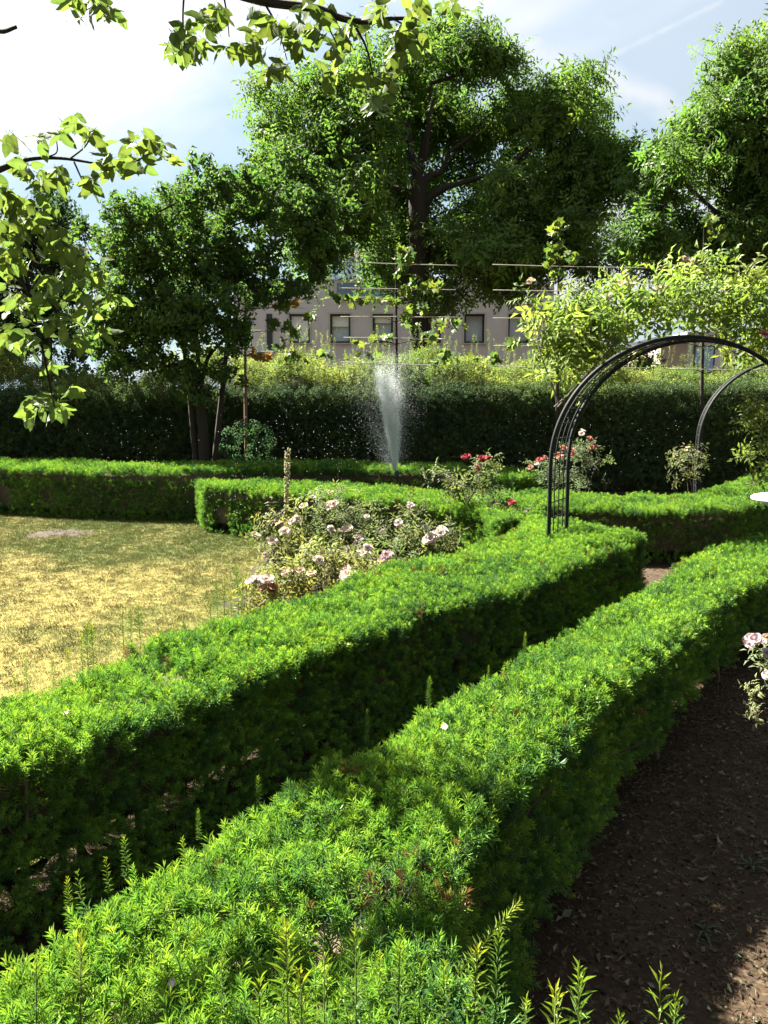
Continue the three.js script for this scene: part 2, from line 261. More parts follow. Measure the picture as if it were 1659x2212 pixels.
// L and R: the two top edges as [x, z] lists; h: height; dens: shoots per square metre on the top
function yewHedge(label, L, R, h, o) {
  const curve = (a) => new THREE.CatmullRomCurve3(a.map(([x, z]) => V3(x, 0, z)), false, 'centripetal');
  const N = o.sections ?? 60, l = curve(L).getPoints(N), r = curve(R).getPoints(N);
  for (let i = 0; i <= N; i++) { const a = r[i].clone().sub(l[i]).normalize().multiplyScalar(0.055 * (o.scale ?? 1)); l[i].add(a); r[i].sub(a); }
  const mid = l[N >> 1].clone().add(r[N >> 1]).multiplyScalar(0.5);
  const t = thing('yew_hedge', label, 'hedge', V3(mid.x, 0, mid.z));
  const co = new Copies(shootGeos), K = o.scale ?? 1;
  const bump = (p) => 0.11 * (fbm(p.x * 6, p.z * 6, 1, 3) - 0.5) + 0.07 * (noise(p.x * 1.3, p.z * 1.3, 8) - 0.5);
  // new and old growth in patches, with dead brown tips here and there; the same everywhere on the hedge
  const paint = (p) => { const tn = 0.5 + 0.45 * (fbm(p.x * 2.2 + 7, p.y * 2.2, p.z * 2.2 + 3, 3) - 0.5) + 0.4 * (fbm(p.x * 9, p.y * 9, p.z * 9, 2) - 0.5) + rr(-0.25, 0.25), dead = noise(p.x * 5 + 40, p.y * 5, p.z * 5) > 0.87 ? 0.16 : 0.003; return rnd() < dead ? vary(BROWN, 0.3) : vary(tn < 0.45 ? mixc(DEEP, TOP1, (tn - 0.26) / 0.2) : mixc(TOP1, TOP2, (tn - 0.48) / 0.28), 0.2, 0.06); };
  const P = (i, s, y = 0) => l[i].clone().lerp(r[i], s).setY(y);
  for (let i = 0; i < N; i++) {
    const across = r[i].clone().sub(l[i]), w = across.length(), len = (l[i].distanceTo(l[i + 1]) + r[i].distanceTo(r[i + 1])) / 2, out = across.clone().normalize();
    const seen = o.fade ? clamp(o.fade(i / N), 0, 1) : 1;
    // top
    const strip = Math.floor(len * 0.22 * o.dens * seen);     // extra shoots added along the edges to keep sun off the sides
    let n = Math.floor(w * len * o.dens * seen + rnd()) + strip;
    for (let k = 0; k < n; k++) {
      const s = k < strip ? (k % 2 ? 1 - rnd() * 0.13 / w : rnd() * 0.13 / w) : rnd(), f = rnd(), p = P(i, s).lerp(P(i + 1, s), f), e = 2 * s - 1, depth = Math.pow(rnd(), 2.2) * 0.07;
      const edge = Math.pow(Math.abs(e), 6);
      p.y = h - 0.045 * K + bump(p) - depth - 0.03 * edge; p.addScaledVector(out, Math.sign(e) * edge * rr(-0.01, 0.02));
      const dir = V3(rr(-0.55, 0.55), 1, rr(-0.55, 0.55)).addScaledVector(out, Math.sign(e) * edge * 0.35);
      co.add(p, dir, rr(0.55, 1.2) * K, paint(p));
    }
    // two sides
    for (const side of [-1, 1]) {
      const A = side < 0 ? l : r, q = side < 0 ? o.left ?? 1 : o.right ?? 1, sl = A[i].distanceTo(A[i + 1]);
      n = Math.floor(sl * h * o.dens * 0.62 * q * seen + rnd());
      for (let k = 0; k < n; k++) {
        const v = rnd(), p = A[i].clone().lerp(A[i + 1], rnd()); p.y = 0.03 + v * (h - 0.14);
        const gap = fbm(p.x * 4 + p.z * 3, p.y * 3, 5, 3); if (v > 0.88) continue; if ((o.open ?? 0) > 0 && v < 0.75 && gap > 0.66 - 0.3 * o.open * (1 - v)) continue;
        p.addScaledVector(out, side * (0.17 * (1 - v) * (1 - v * v) + rr(-0.12, -0.045) + 0.05 * (fbm(p.x * 5, p.y * 5, p.z * 5, 2) - 0.5)));
        const dir = out.clone().multiplyScalar(side * rr(0.4, 1.1)).add(V3(rr(-0.6, 0.6), rr(0.1, 1), rr(-0.6, 0.6)));
        co.add(p, dir, rr(0.5, 0.95) * K, paint(p));
      }
    }
    // inside: keeps the light out
    n = Math.floor(w * len * h * o.dens * 1.5 * seen + rnd());
    for (let k = 0; k < n; k++) { const s = rr(0.1, 0.9), v = Math.pow(rnd(), 0.55); if (v < 0.85 * (o.open ?? 0) && rnd() < 0.8) continue; const p = P(i, s).lerp(P(i + 1, s), rnd()); p.y = v * (h - 0.09); co.add(p, V3(gauss(), rr(0, 1), gauss()), rr(0.9, 1.4) * K, paint(p)); }
  }
  // the two ends
  for (const [i, sgn] of [[0, -1], [N, 1]]) {
    const w = l[i].distanceTo(r[i]), out = P(i, 0.5).sub(P(i - sgn, 0.5)).setY(0).normalize(), n = Math.floor(w * h * o.dens * 1.3);
    for (let k = 0; k < n; k++) { const v = rnd(), p = P(i, rnd()); p.y = 0.04 + v * (h - 0.07); p.addScaledVector(out, rr(-0.05, 0.05)); co.add(p, out.clone().multiplyScalar(rr(0.4, 1.1)).add(V3(rr(-0.6, 0.6), rr(0.1, 1), rr(-0.6, 0.6))), rr(0.8, 1.25) * K, paint(p)); }
  }
  co.build('foliage', M.yew, t);
  // solid core added inside the hedge to block the light
  {
    const g = new THREE.BufferGeometry(), pos = [], idx = [], y0 = h * (0.06 + 0.75 * (o.open ?? 0)), y1 = h - 0.06, ring = 20;
    for (let i = 0; i <= N; i++) for (let k = 0; k < ring; k++) {
      const a = k / ring * 6.2832, cx = Math.sign(Math.cos(a)) * Math.pow(Math.abs(Math.cos(a)), 0.22), cy = Math.sign(Math.sin(a)) * Math.pow(Math.abs(Math.sin(a)), 0.22);
      const inset = 0.1 / Math.max(0.3, l[i].distanceTo(r[i])), p = P(i, 0.5 + cx * (0.5 - inset)); p.y = (y0 + y1) / 2 + cy * (y1 - y0) / 2;
      const e = 0.06 * (noise(p.x * 14, p.y * 14, p.z * 14) - 0.5); pos.push(p.x + e, p.y + 0.6 * e, p.z + e);
    }
    for (let i = 0; i < N; i++) for (let k = 0; k < ring; k++) { const a = i * ring + k, b = i * ring + (k + 1) % ring; idx.push(a, b, a + ring, b, b + ring, a + ring); }
    for (const i of [0, N]) for (let k = 1; k < ring - 1; k++) idx.push(i * ring, i * ring + k, i * ring + k + 1);
    g.setAttribute('position', new THREE.Float32BufferAttribute(pos, 3)); g.setIndex(idx); g.computeVertexNormals();
    part('light_blocking_core', g, M.yewStem, t);
  }
  // stems
  const stemCount = o.stems ?? 0;
  for (let k = 0; k < stemCount; k++) {
    const f = (k + rr(0.2, 0.8)) / stemCount * N, i = Math.min(N - 1, Math.floor(f)), p = P(i, rr(0.2, 0.85)), top = p.clone().add(V3(rr(-0.14, 0.14), h * 0.85, rr(-0.14, 0.14)));
    const s = part('stem', tube([p, p.clone().lerp(top, 0.5).add(V3(rr(-0.03, 0.03), 0, rr(-0.03, 0.03))), top], [rr(0.01, 0.02), 0.011, 0.005], 5), M.yewStem, t);
    for (let b = 0; b < 4; b++) { const a = p.clone().lerp(top, rr(0.15, 0.6)), e = a.clone().add(V3(rr(-0.18, 0.18), rr(0.1, 0.25), rr(-0.18, 0.18))); part('branch', tube([a, a.clone().lerp(e, 0.5).add(V3(0, 0.02, 0)), e], [0.007, 0.005, 0.003], 4), M.yewStem, s); }
  }
  // long shoots that stand above the clipped top
  const lead = new Copies(leaderGeos);
  const put = (p, dir, sc, own) => { const k = Math.floor(rnd() * leaderGeos.length), c = vary(mixc(TOP1, TOP2, rr(0, 0.7)), 0.2); if (own) piece('shoot', leaderGeos[k], pick(leaderMats), t, p, facing(dir), V3(sc * 1.15, sc * 1.1, sc * 1.15)); else lead.add(p, dir, sc, c, undefined, k); };
  for (const [x, y, hh, lean = 0] of o.leaders ?? []) { const p = onHeight(x, y, h - 0.05); put(p, V3(lean, 1, rr(-0.1, 0.1)), hh / 0.2, true); }
  for (let k = 0; k < (o.wild ?? 0); k++) { const i = Math.floor(rnd() * N), s = rnd() < 0.5 ? rnd() : (rnd() < 0.6 ? rr(0, 0.12) : rr(0.88, 1)), p = P(i, s); p.y = h - 0.09 + bump(p); put(p, V3(rr(-0.2, 0.2), 1, rr(-0.2, 0.2)), rr(0.35, 0.85) * (o.wildSize ?? 1), false); }
  lead.build('long_shoots', M.yew, t);
  return t;
}
const leaderMats = [[0.16, 0.29, 0.035], [0.22, 0.33, 0.035], [0.13, 0.25, 0.035]].map((c) => { const m = M.yew.clone(); m.color.setRGB(...c).multiplyScalar(A); return m; });

// the hedge in front of the viewer
seed(101);
yewHedge('nearest clipped yew hedge, filling the bottom of the photo and running right', 
  [[-1.25, -0.75], [-0.98, -1.2], [-0.74, -1.66], [-0.51, -2.03], [-0.06, -2.62], [0.32, -3.13], [1.11, -4.28], [1.7, -5.07], [2.35, -6.05], [3.1, -6.75], [4.4, -7.2]],
  [[0.85, -0.55], [0.6, -0.97], [0.22, -1.42], [0.27, -2.02], [0.61, -2.58], [0.92, -3.02], [1.25, -3.5], [2.15, -4.78], [2.52, -5.22], [3.4, -5.95], [4.6, -6.35]], 0.65,
  { sections: 90, dens: 2500, stems: 60, open: 0.2, left: 1, wild: 330, wildSize: 0.8,
    fade: (k) => (k < 0.04 ? 0.5 : k > 0.6 ? 0.75 : 1),
    leaders: [[793, 1612, 0.1], [805, 1640, 0.07], [925, 1545, 0.12], [1133, 1420, 0.09], [1055, 1470, 0.06], [1215, 1375, 0.05], [560, 1740, 0.1], [430, 1815, 0.08], [235, 1930, 0.09], [275, 1905, 0.13], [150, 1995, 0.1], [180, 1990, 0.12],
      [625, 2300, 0.26], [655, 2330, 0.22], [700, 2260, 0.17], [770, 2290, 0.24], [860, 2270, 0.21], [905, 2310, 0.19], [960, 2240, 0.14], [1020, 2250, 0.2, 0.05], [1065, 2260, 0.2, 0.05], [985, 2110, 0.16, 0.8], [560, 2330, 0.2], [80, 2330, 0.2], [175, 2280, 0.2], [480, 2260, 0.16], [820, 2180, 0.13],
      [1190, 2370, 0.24], [1240, 2400, 0.22], [1410, 2400, 0.23], [1445, 2420, 0.2], [1330, 2450, 0.19], [1130, 2330, 0.16]] });
seed(102);
yewHedge('middle yew hedge curving from the left edge up to the rose arch post', 
  [[-2.6, -1.2], [-1.95, -2.35], [-1.47, -3.18], [-1.2, -3.69], [-0.75, -4.48], [-0.09, -5.43], [0.64, -6.43], [1.15, -7.25], [1.45, -8.2]],
  [[-1.8, -0.95], [-1.42, -2.05], [-0.9, -2.85], [-0.53, -3.38], [-0.24, -3.78], [0.11, -4.24], [1.01, -5.27], [1.78, -6.26], [2.29, -6.89]], 0.65,
  { sections: 90, dens: 2200, stems: 80, open: 0.3, left: 1.2, wild: 300, wildSize: 0.6, fade: (k) => (k < 0.12 ? 0.6 : 1),
    leaders: [[190, 1452, 0.2], [203, 1455, 0.17], [178, 1450, 0.15], [235, 1420, 0.12], [268, 1408, 0.22], [283, 1402, 0.15], [303, 1402, 0.2], [325, 1395, 0.1], [383, 1385, 0.13], [400, 1378, 0.1], [455, 1350, 0.15], [470, 1345, 0.2], [485, 1340, 0.22], [500, 1335, 0.16], [515, 1328, 0.22], [525, 1325, 0.2], [540, 1325, 0.12], [60, 1500, 0.12], [115, 1480, 0.1], [150, 1475, 0.12], [35, 1515, 0.1], [350, 1390, 0.08], [430, 1365, 0.1]] });
seed(103);
yewHedge('inner yew hedge behind the pale rose bushes, joining the arch hedge', 
  [[-2.75, -12.0], [-1.6, -11.7], [-0.3, -11.2], [0.9, -10.4], [1.6, -9.4], [1.75, -8.6]],
  [[-2.42, -11.0], [-1.26, -10.1], [-0.16, -9.55], [0.75, -8.9], [1.0, -8.4], [1.05, -7.8]], 0.68, { dens: 1400, scale: 1.0, stems: 30, right: 1.6, left: 0.5, open: 0.2, wild: 300, wildSize: 0.6 });
seed(104);
yewHedge('long yew hedge behind the lawn on the left, half in tree shade', 
  [[-9, -15.4], [-6.6, -14.7], [-4.6, -14.1], [-3.2, -13.9], [-1.5, -13.9], [0.2, -13.7], [1.6, -12.9], [2.4, -11.8]],
  [[-8.8, -13.8], [-6.5, -13.0], [-4.6, -12.3], [-3.3, -12.1], [-1.6, -12.3], [0, -12.3], [1.2, -11.7], [1.7, -11.0]], 0.8, { sections: 70, dens: 1000, scale: 1.1, right: 1.7, left: 0.4, stems: 30, open: 0.05, wild: 420, wildSize: 0.75 });
seed(105);
yewHedge('straight yew hedge behind the arch at the right, sunlit along its top', 
  [[1.5, -10.9], [2.4, -10.5], [3.7, -10.2], [4.7, -11.4], [6.4, -13.6]],
  [[1.3, -9.6], [2.18, -9.1], [3.7, -8.95], [5.2, -10.4], [7.4, -12.9]], 0.65, { dens: 1400, scale: 1.0, open: 0.1, left: 0.6, stems: 40, wild: 260, wildSize: 0.6 });

// ------------------------------------------------------------------ sprays of leaves
seed(21);
function spray({ len, leaves, ll, lw, spread = 0.9, droop = 0, fold = 0.25, bend = 0.25, pinnate = 0, lwv = 0.25, r = 0.003 }) {
  const t = new Tris(), ax = (k) => V3(0, k * len, 0).add(V3(0.12 * len * k * k, -droop * len * k * k, 0));
  t.stick(ax(0), ax(0.5), r, r * 0.8, rgb(0.8, 0.5, 0.5)); t.stick(ax(0.5), ax(1), r * 0.8, r * 0.4, rgb(0.8, 0.6, 0.5));
  for (let i = 0; i < leaves; i++) {
    const k = 0.12 + 0.88 * (i + 0.5) / leaves, a = i * 2.4 + rr(-0.5, 0.5), o = spread * (1.15 - 0.5 * k) + rr(-0.2, 0.2);
    const d = V3(Math.cos(a) * Math.sin(o), Math.cos(o) - droop * 1.6, Math.sin(a) * Math.sin(o)).normalize(), b = ax(k), u = UP.clone().add(V3(rr(-0.7, 0.7), rr(-0.2, 0.2), rr(-0.7, 0.7)));
    if (!pinnate) { const f = rr(0.8, 1.2), pet = b.clone().addScaledVector(d, ll * 0.2); t.stick(b, pet, r * 0.4, r * 0.3, rgb(0.9, 0.8, 0.6)); t.leaf(pet, d.clone().add(V3(0, -droop * 0.7, 0)), u, ll * f, lw * f * rr(1 - lwv, 1 + lwv), fold, bend, rgb(1, 1, 1)); continue; }
    const L = ll, sd = d.clone().cross(u).normalize(), sag = (q) => b.clone().addScaledVector(d, q * L).add(V3(0, -0.18 * L * q * q, 0));
    t.stick(b, sag(0.9), r * 0.4, r * 0.25, rgb(0.9, 0.8, 0.6));
    for (let q = 0; q < pinnate; q++) for (const s of q === pinnate - 1 ? [0] : [-1, 1]) {
      const w = 0.25 + 0.75 * q / (pinnate - 1), ld = d.clone().multiplyScalar(s ? 0.55 : 1).addScaledVector(sd, s).add(V3(0, rr(-0.35, 0.05), 0)).normalize();
      t.leaf(sag(w), ld, u, lw * rr(2.2, 2.9), lw * rr(0.85, 1.1), fold, bend, rgb(1, 1, 1));
    }
  }
  return t.geo();
}
const SP = {
  ash: [0, 1, 2].map(() => spray({ len: 0.45, leaves: 6, ll: 0.4, lw: 0.064, spread: 1.3, pinnate: 4, r: 0.006 })),
  lilac: [0, 1, 2].map(() => spray({ len: 0.26, leaves: 9, ll: 0.085, lw: 0.062, spread: 1.2, droop: 0.45, fold: 0.35, bend: 0.35, r: 0.005 })),
  hedge: [0, 1, 2].map(() => spray({ len: 0.2, leaves: 11, ll: 0.045, lw: 0.026, spread: 1.1, r: 0.0025 })),
  rose: [0, 1, 2].map(() => spray({ len: 0.15, leaves: 4, ll: 0.11, lw: 0.028, spread: 1.2, pinnate: 3, r: 0.003 })),
  pear: [0, 1, 2].map(() => spray({ len: 0.22, leaves: 9, ll: 0.065, lw: 0.04, spread: 1.2, droop: 0.35, r: 0.004 })),
};

// ------------------------------------------------------------------ broad-leaved trees: trunk, limbs to each clump of the crown, sprays of leaves round them
function tree({ name, label, group, base, fork, trunkR, clumps, sprays, per, size, color, lit, droop = 0, forks, flat = 0.75, gaps = 0, gs = 1.1 }) {
  const t = thing(name, label, 'tree', base, group);
  const tr = part('trunk', tube([base, base.clone().lerp(fork, 0.5).add(V3(rr(-0.1, 0.1), 0, 0)), fork], [trunkR * 1.25, trunkR, trunkR * 0.85], 10, 0.25), M.bark, t);
  const co = new Copies(sprays), tw = [];
  const heads = forks.map((g) => { const [f, k] = Array.isArray(g) ? g : [g, 0], st = fork.clone().lerp(base, k * 0.16).add(V3(0, -0.1, 0)), w = Array.isArray(g) ? 0.42 : 0.5; part('limb', tube([st, st.clone().lerp(f, 0.3).add(V3(rr(-0.12, 0.12), rr(0, 0.3), rr(-0.2, 0.2))), st.clone().lerp(f, 0.65).add(V3(rr(-0.15, 0.15), rr(-0.15, 0.2), rr(-0.2, 0.2))), f], [trunkR * w, trunkR * w * 0.75, trunkR * w * 0.6, trunkR * w * 0.38], 7, 0.25), M.bark, tr); return f; });
  const joints = heads.map((f) => [f, trunkR * 0.3]); joints.push([fork, trunkR * 0.5]);
  const order = [...clumps].sort((p, q) => p[0].distanceTo(fork) - q[0].distanceTo(fork));
  for (const [c, r] of order) {
    let best = joints[0], cost = 1e9; for (const j of joints) { const k = j[0].distanceTo(c) + 0.8 * Math.max(0, j[0].y - c.y) + (j[1] < trunkR * 0.1 ? 0.6 : 0); if (k < cost) { cost = k; best = j; } }
    const from = best[0], w = Math.max(0.02, Math.min(best[1] * 0.72, trunkR * 0.2)), mid = from.clone().lerp(c, 0.5).add(V3(rr(-0.15, 0.15) * r, rr(-0.2, 0.15) * r, rr(-0.25, 0.25) * r));
    part('limb', tube([from, mid, c], [w, w * 0.8, w * 0.5], 5, 0.2), M.bark, tr); joints.push([c, w * 0.6]); joints.push([mid, w * 0.8]);
    for (let i = 0; i < 5; i++) { const e = c.clone().add(V3(gauss() * r, gauss() * r * 0.5 + 0.1 * r, gauss() * r).multiplyScalar(0.85)); tw.push(tube([from.clone().lerp(c, rr(0.5, 1)), c.clone().lerp(e, 0.5).add(V3(0, 0.06 * r, 0)), e], [w * 0.4, w * 0.25, w * 0.12], 4)); }
    const n = Math.floor(per * r * r);
    const lobes = Array.from({ length: 9 }, () => V3(gauss(), gauss() * 0.9 + 0.1, gauss()).multiplyScalar(0.68 * r));
    for (let i = 0; i < n; i++) {
      const lo = pick(lobes), q = V3(gauss(), gauss(), gauss()).normalize().multiplyScalar(Math.pow(rnd(), 0.45) * r * 0.48), p = c.clone().add(V3(q.x + lo.x, q.y * flat + lo.y, q.z + lo.z));
      if (gaps && fbm(p.x * gs, p.y * gs * 1.8, p.z * gs * 0.3, 3) < gaps) continue;
      const dir = q.normalize().multiplyScalar(0.8).add(V3(rr(-0.5, 0.5), 0.35 - droop, rr(-0.5, 0.5)));
      co.add(p, dir, size * rr(0.75, 1.25), vary(mixc(color, lit, rnd()), 0.25, 0.1));
    }
  }
  co.build('crown', M.leaf, t);
  tag(part('twigs', mergeGeometries(tw), M.bark, t), null, null, null, 'stuff');
  return t;
}
const clump = (dist, spread, list) => list.map(([x, y, r, dz]) => [atDist(x, y, dist + (dz ?? rr(-spread, spread))), r / F * dist]);
seed(41);
tree({
  name: 'ash_tree', label: 'big spreading tree with dark forked trunk rising behind the tall hedge', base: atDist(912, 700, 28).setY(0), fork: atDist(903, 385, 28), trunkR: 0.36,
  forks: [[890, 300, 28.3, 0], [925, 290, 27.7, 0.1], [968, 330, 28.2, 0.3], [1055, 378, 27.4, 0.62], [815, 385, 28.3, 0.45], [930, 180, 28, 0], [870, 180, 28.5, 0.1]].map(([x, y, d, k]) => [atDist(x, y, d), k]),
  clumps: clump(28, 2.0, [[940, 95, 45], [870, 150, 70], [1000, 150, 80], [1065, 150, 55], [780, 200, 70], [700, 210, 60], [640, 245, 50], [572, 212, 34], [560, 265, 34], [600, 300, 45], [1090, 240, 75], [1215, 215, 55], [1190, 290, 80], [1270, 262, 40], [1130, 335, 80, 2.5], [1290, 340, 70], [1345, 368, 45], [1270, 430, 75], [1180, 430, 75], [1060, 250, 85], [930, 230, 95, 2.8], [830, 270, 90], [730, 300, 85], [660, 330, 60], [610, 370, 45], [650, 410, 60], [740, 400, 85], [1320, 400, 45], [700, 480, 75], [1100, 520, 85], [1180, 545, 70], [1262, 590, 35], [1240, 520, 60], [1010, 560, 85], [960, 540, 60, 1.5], [850, 575, 65, 1], [780, 495, 65], [690, 560, 45], [670, 600, 36], [1060, 590, 75], [1000, 625, 55], [1110, 620, 45], [930, 640, 45], [850, 520, 70, 2.4], [1010, 470, 60, 2.6], [820, 440, 60, 2.5], [1090, 430, 60], [980, 300, 70, 3], [1380, 380, 28], [1250, 480, 55], [905, 330, 70, 3.6], [840, 395, 50, 3.4], [985, 400, 55, 3.6], [1060, 440, 50, 3.4], [770, 350, 60, 3], [905, 450, 60, 3.2]]),
  sprays: SP.ash, per: 62, size: 1.3, color: rgb(0.11, 0.23, 0.03), lit: rgb(0.19, 0.33, 0.035), flat: 0.36, gaps: 0.405, gs: 0.8,
});
seed(42);
tree({
  name: 'ash_tree', label: 'tall feathery tree filling the right edge of the sky', base: atDist(1790, 700, 25).setY(0), fork: atDist(1760, 560, 25), trunkR: 0.33,
  forks: [atDist(1700, 440, 25), atDist(1620, 520, 25), atDist(1760, 330, 25), atDist(1690, 250, 25.4), atDist(1560, 470, 24.6)],
  clumps: clump(25, 1.8, [[1652, 100, 50], [1590, 160, 50], [1640, 210, 75], [1560, 245, 55], [1570, 300, 75], [1490, 310, 48], [1650, 320, 90], [1530, 385, 75], [1425, 425, 60], [1610, 430, 90], [1365, 470, 45], [1470, 490, 80], [1560, 545, 80], [1650, 540, 80], [1420, 555, 55], [1500, 595, 50], [1620, 620, 65], [1385, 405, 35], [1450, 370, 45], [1760, 300, 140], [1790, 480, 140], [1750, 150, 110], [1340, 560, 30], [1380, 530, 40]]),
  sprays: SP.ash, per: 66, size: 1.25, color: rgb(0.11, 0.23, 0.03), lit: rgb(0.19, 0.33, 0.035), flat: 0.36, gaps: 0.405, gs: 0.8,
});
seed(43);
{
  const base = atDist(430, 870, 15.2).setY(0), hub = atDist(430, 850, 15.2);
  const t = tree({
    name: 'lilac_tree', label: 'bushy many stemmed tree with dark heart shaped leaves at left, before the tall hedge', base, fork: hub, trunkR: 0.1,
    forks: [atDist(340, 660, 15), atDist(410, 620, 15.4), atDist(525, 620, 15.2)],
    clumps: clump(15.2, 0.9, [[560, 350, 40], [530, 395, 50], [600, 370, 40], [470, 405, 55], [415, 425, 50], [380, 450, 50], [330, 465, 55], [270, 500, 55], [235, 560, 55], [300, 560, 75], [380, 540, 85], [470, 510, 85], [560, 470, 85], [630, 440, 65], [660, 385, 50], [690, 500, 50], [650, 520, 50], [560, 570, 75], [470, 610, 75], [380, 640, 75], [300, 640, 65], [250, 660, 55], [560, 650, 45], [640, 640, 40], [690, 590, 36], [180, 515, 38], [205, 600, 40], [420, 700, 50], [330, 710, 45], [500, 700, 40], [700, 440, 36], [380, 730, 45, -0.8], [320, 760, 40, -0.6], [520, 720, 34, -0.6], [270, 720, 45], [230, 740, 40], [470, 670, 50, -0.9], [400, 680, 55, -0.9], [340, 690, 50, -0.8], [430, 735, 36, -0.7], [360, 790, 34, -0.5], [280, 780, 40, -0.3], [300, 740, 45, -0.5], [220, 690, 50], [250, 800, 34, -0.3], [500, 745, 30, -0.5], [690, 440, 55, 0.5], [720, 520, 50, 0.5], [740, 460, 45, 0.6], [700, 560, 45, 0.4], [420, 790, 26, -0.5], [400, 835, 30, -0.6], [475, 805, 30, -0.6], [440, 850, 24, -0.6], [540, 430, 60, 1], [430, 480, 70, 1]]),
    sprays: SP.lilac, per: 300, size: 1.15, color: rgb(0.075, 0.165, 0.025), lit: rgb(0.13, 0.24, 0.03), droop: 0.5, flat: 0.95, gaps: 0.3,
  });
  for (const [a, b] of [[425, 385], [452, 500]]) {
    const p = atDist(a, 930, 15.1 + rr(-0.2, 0.2)).setY(0.02), q = atDist(b, 640, 15.2);
    part('stem', tube([p, p.clone().lerp(q, 0.45).add(V3(rr(-0.1, 0.1), 0.1, 0)), q], [0.07, 0.055, 0.03], 7, 0.2), M.bark, t);
  }
}
seed(44);
tree({ name: 'lilac_tree', label: 'small leafy treetop behind the pear leaves at the far left', base: atDist(100, 800, 19).setY(0), fork: atDist(105, 640, 19), trunkR: 0.12, forks: [atDist(120, 540, 19), atDist(80, 560, 19)],
  clumps: clump(19, 0.8, [[110, 440, 45], [145, 470, 45], [80, 470, 40], [100, 520, 60], [40, 520, 60], [130, 570, 60], [60, 600, 70], [150, 640, 50], [20, 660, 60], [-60, 420, 80], [-80, 540, 90], [-180, 380, 100], [-190, 520, 110], [-320, 420, 120], [-60, 660, 80], [-200, 660, 100], [40, 730, 70], [130, 725, 60], [215, 745, 50], [-50, 750, 80], [90, 670, 60], [170, 790, 40], [20, 790, 50]]), sprays: SP.lilac, per: 260, size: 1.15, color: rgb(0.035, 0.08, 0.024), lit: rgb(0.07, 0.13, 0.03), droop: 0.5 });
seed(45);
tree({ name: 'garden_tree', label: 'small round rusty green treetop beyond the hedge, left of the arch top', base: atDist(1275, 760, 33).setY(0), fork: atDist(1275, 700, 33), trunkR: 0.12, forks: [atDist(1275, 670, 33), atDist(1255, 680, 33)],
  clumps: clump(33, 0.5, [[1275, 665, 32], [1250, 690, 30], [1305, 690, 30], [1280, 710, 36], [1330, 720, 34]]), sprays: SP.lilac, per: 130, size: 1.5, color: rgb(0.11, 0.12, 0.03), lit: rgb(0.2, 0.16, 0.05), droop: 0.3 });

seed(46);
tree({ name: 'garden_tree', label: 'low dark bushy tree seen through the rose arch above the tall hedge', base: atDist(1410, 860, 24).setY(0), fork: atDist(1410, 830, 24), trunkR: 0.1, forks: [atDist(1390, 800, 24), atDist(1440, 805, 24)],
  clumps: clump(24, 0.6, [[1335, 790, 42], [1385, 785, 42], [1420, 812, 36], [1470, 825, 36], [1540, 828, 40], [1590, 822, 40]]), sprays: SP.lilac, per: 190, size: 1.1, color: rgb(0.075, 0.165, 0.03), lit: rgb(0.13, 0.22, 0.04), droop: 0.4 });
// ------------------------------------------------------------------ the tall clipped hedge across the back
seed(51);
{
  const t = thing('tall_hedge', 'tall clipped dark leaf hedge closing off the whole back of the garden', 'hedge', V3(0, 0, -17.3));
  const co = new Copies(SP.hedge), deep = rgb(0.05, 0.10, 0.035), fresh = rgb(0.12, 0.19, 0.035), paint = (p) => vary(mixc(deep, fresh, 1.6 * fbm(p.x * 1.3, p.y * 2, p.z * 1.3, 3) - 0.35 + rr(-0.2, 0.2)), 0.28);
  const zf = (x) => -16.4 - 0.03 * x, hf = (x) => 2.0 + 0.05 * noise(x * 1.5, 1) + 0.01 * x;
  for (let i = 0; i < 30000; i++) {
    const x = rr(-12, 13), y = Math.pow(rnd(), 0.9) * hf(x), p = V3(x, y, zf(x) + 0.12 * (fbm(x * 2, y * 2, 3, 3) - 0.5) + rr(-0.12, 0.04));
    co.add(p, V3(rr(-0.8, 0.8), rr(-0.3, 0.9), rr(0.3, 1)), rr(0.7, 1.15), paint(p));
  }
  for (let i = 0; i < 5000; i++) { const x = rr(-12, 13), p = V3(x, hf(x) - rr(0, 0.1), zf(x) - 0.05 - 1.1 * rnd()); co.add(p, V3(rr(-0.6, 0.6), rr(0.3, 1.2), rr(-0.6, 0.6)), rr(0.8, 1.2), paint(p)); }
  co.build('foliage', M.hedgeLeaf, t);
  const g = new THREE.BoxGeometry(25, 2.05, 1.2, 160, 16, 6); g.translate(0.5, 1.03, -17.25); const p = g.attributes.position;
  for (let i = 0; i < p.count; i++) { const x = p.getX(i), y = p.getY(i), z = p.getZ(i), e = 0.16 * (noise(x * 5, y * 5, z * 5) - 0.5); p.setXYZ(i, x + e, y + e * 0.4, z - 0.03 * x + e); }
  g.computeVertexNormals(); part('light_blocking_core', g, M.yewStem, t);  // solid box added within the foliage so no light passes through
}
seed(53);
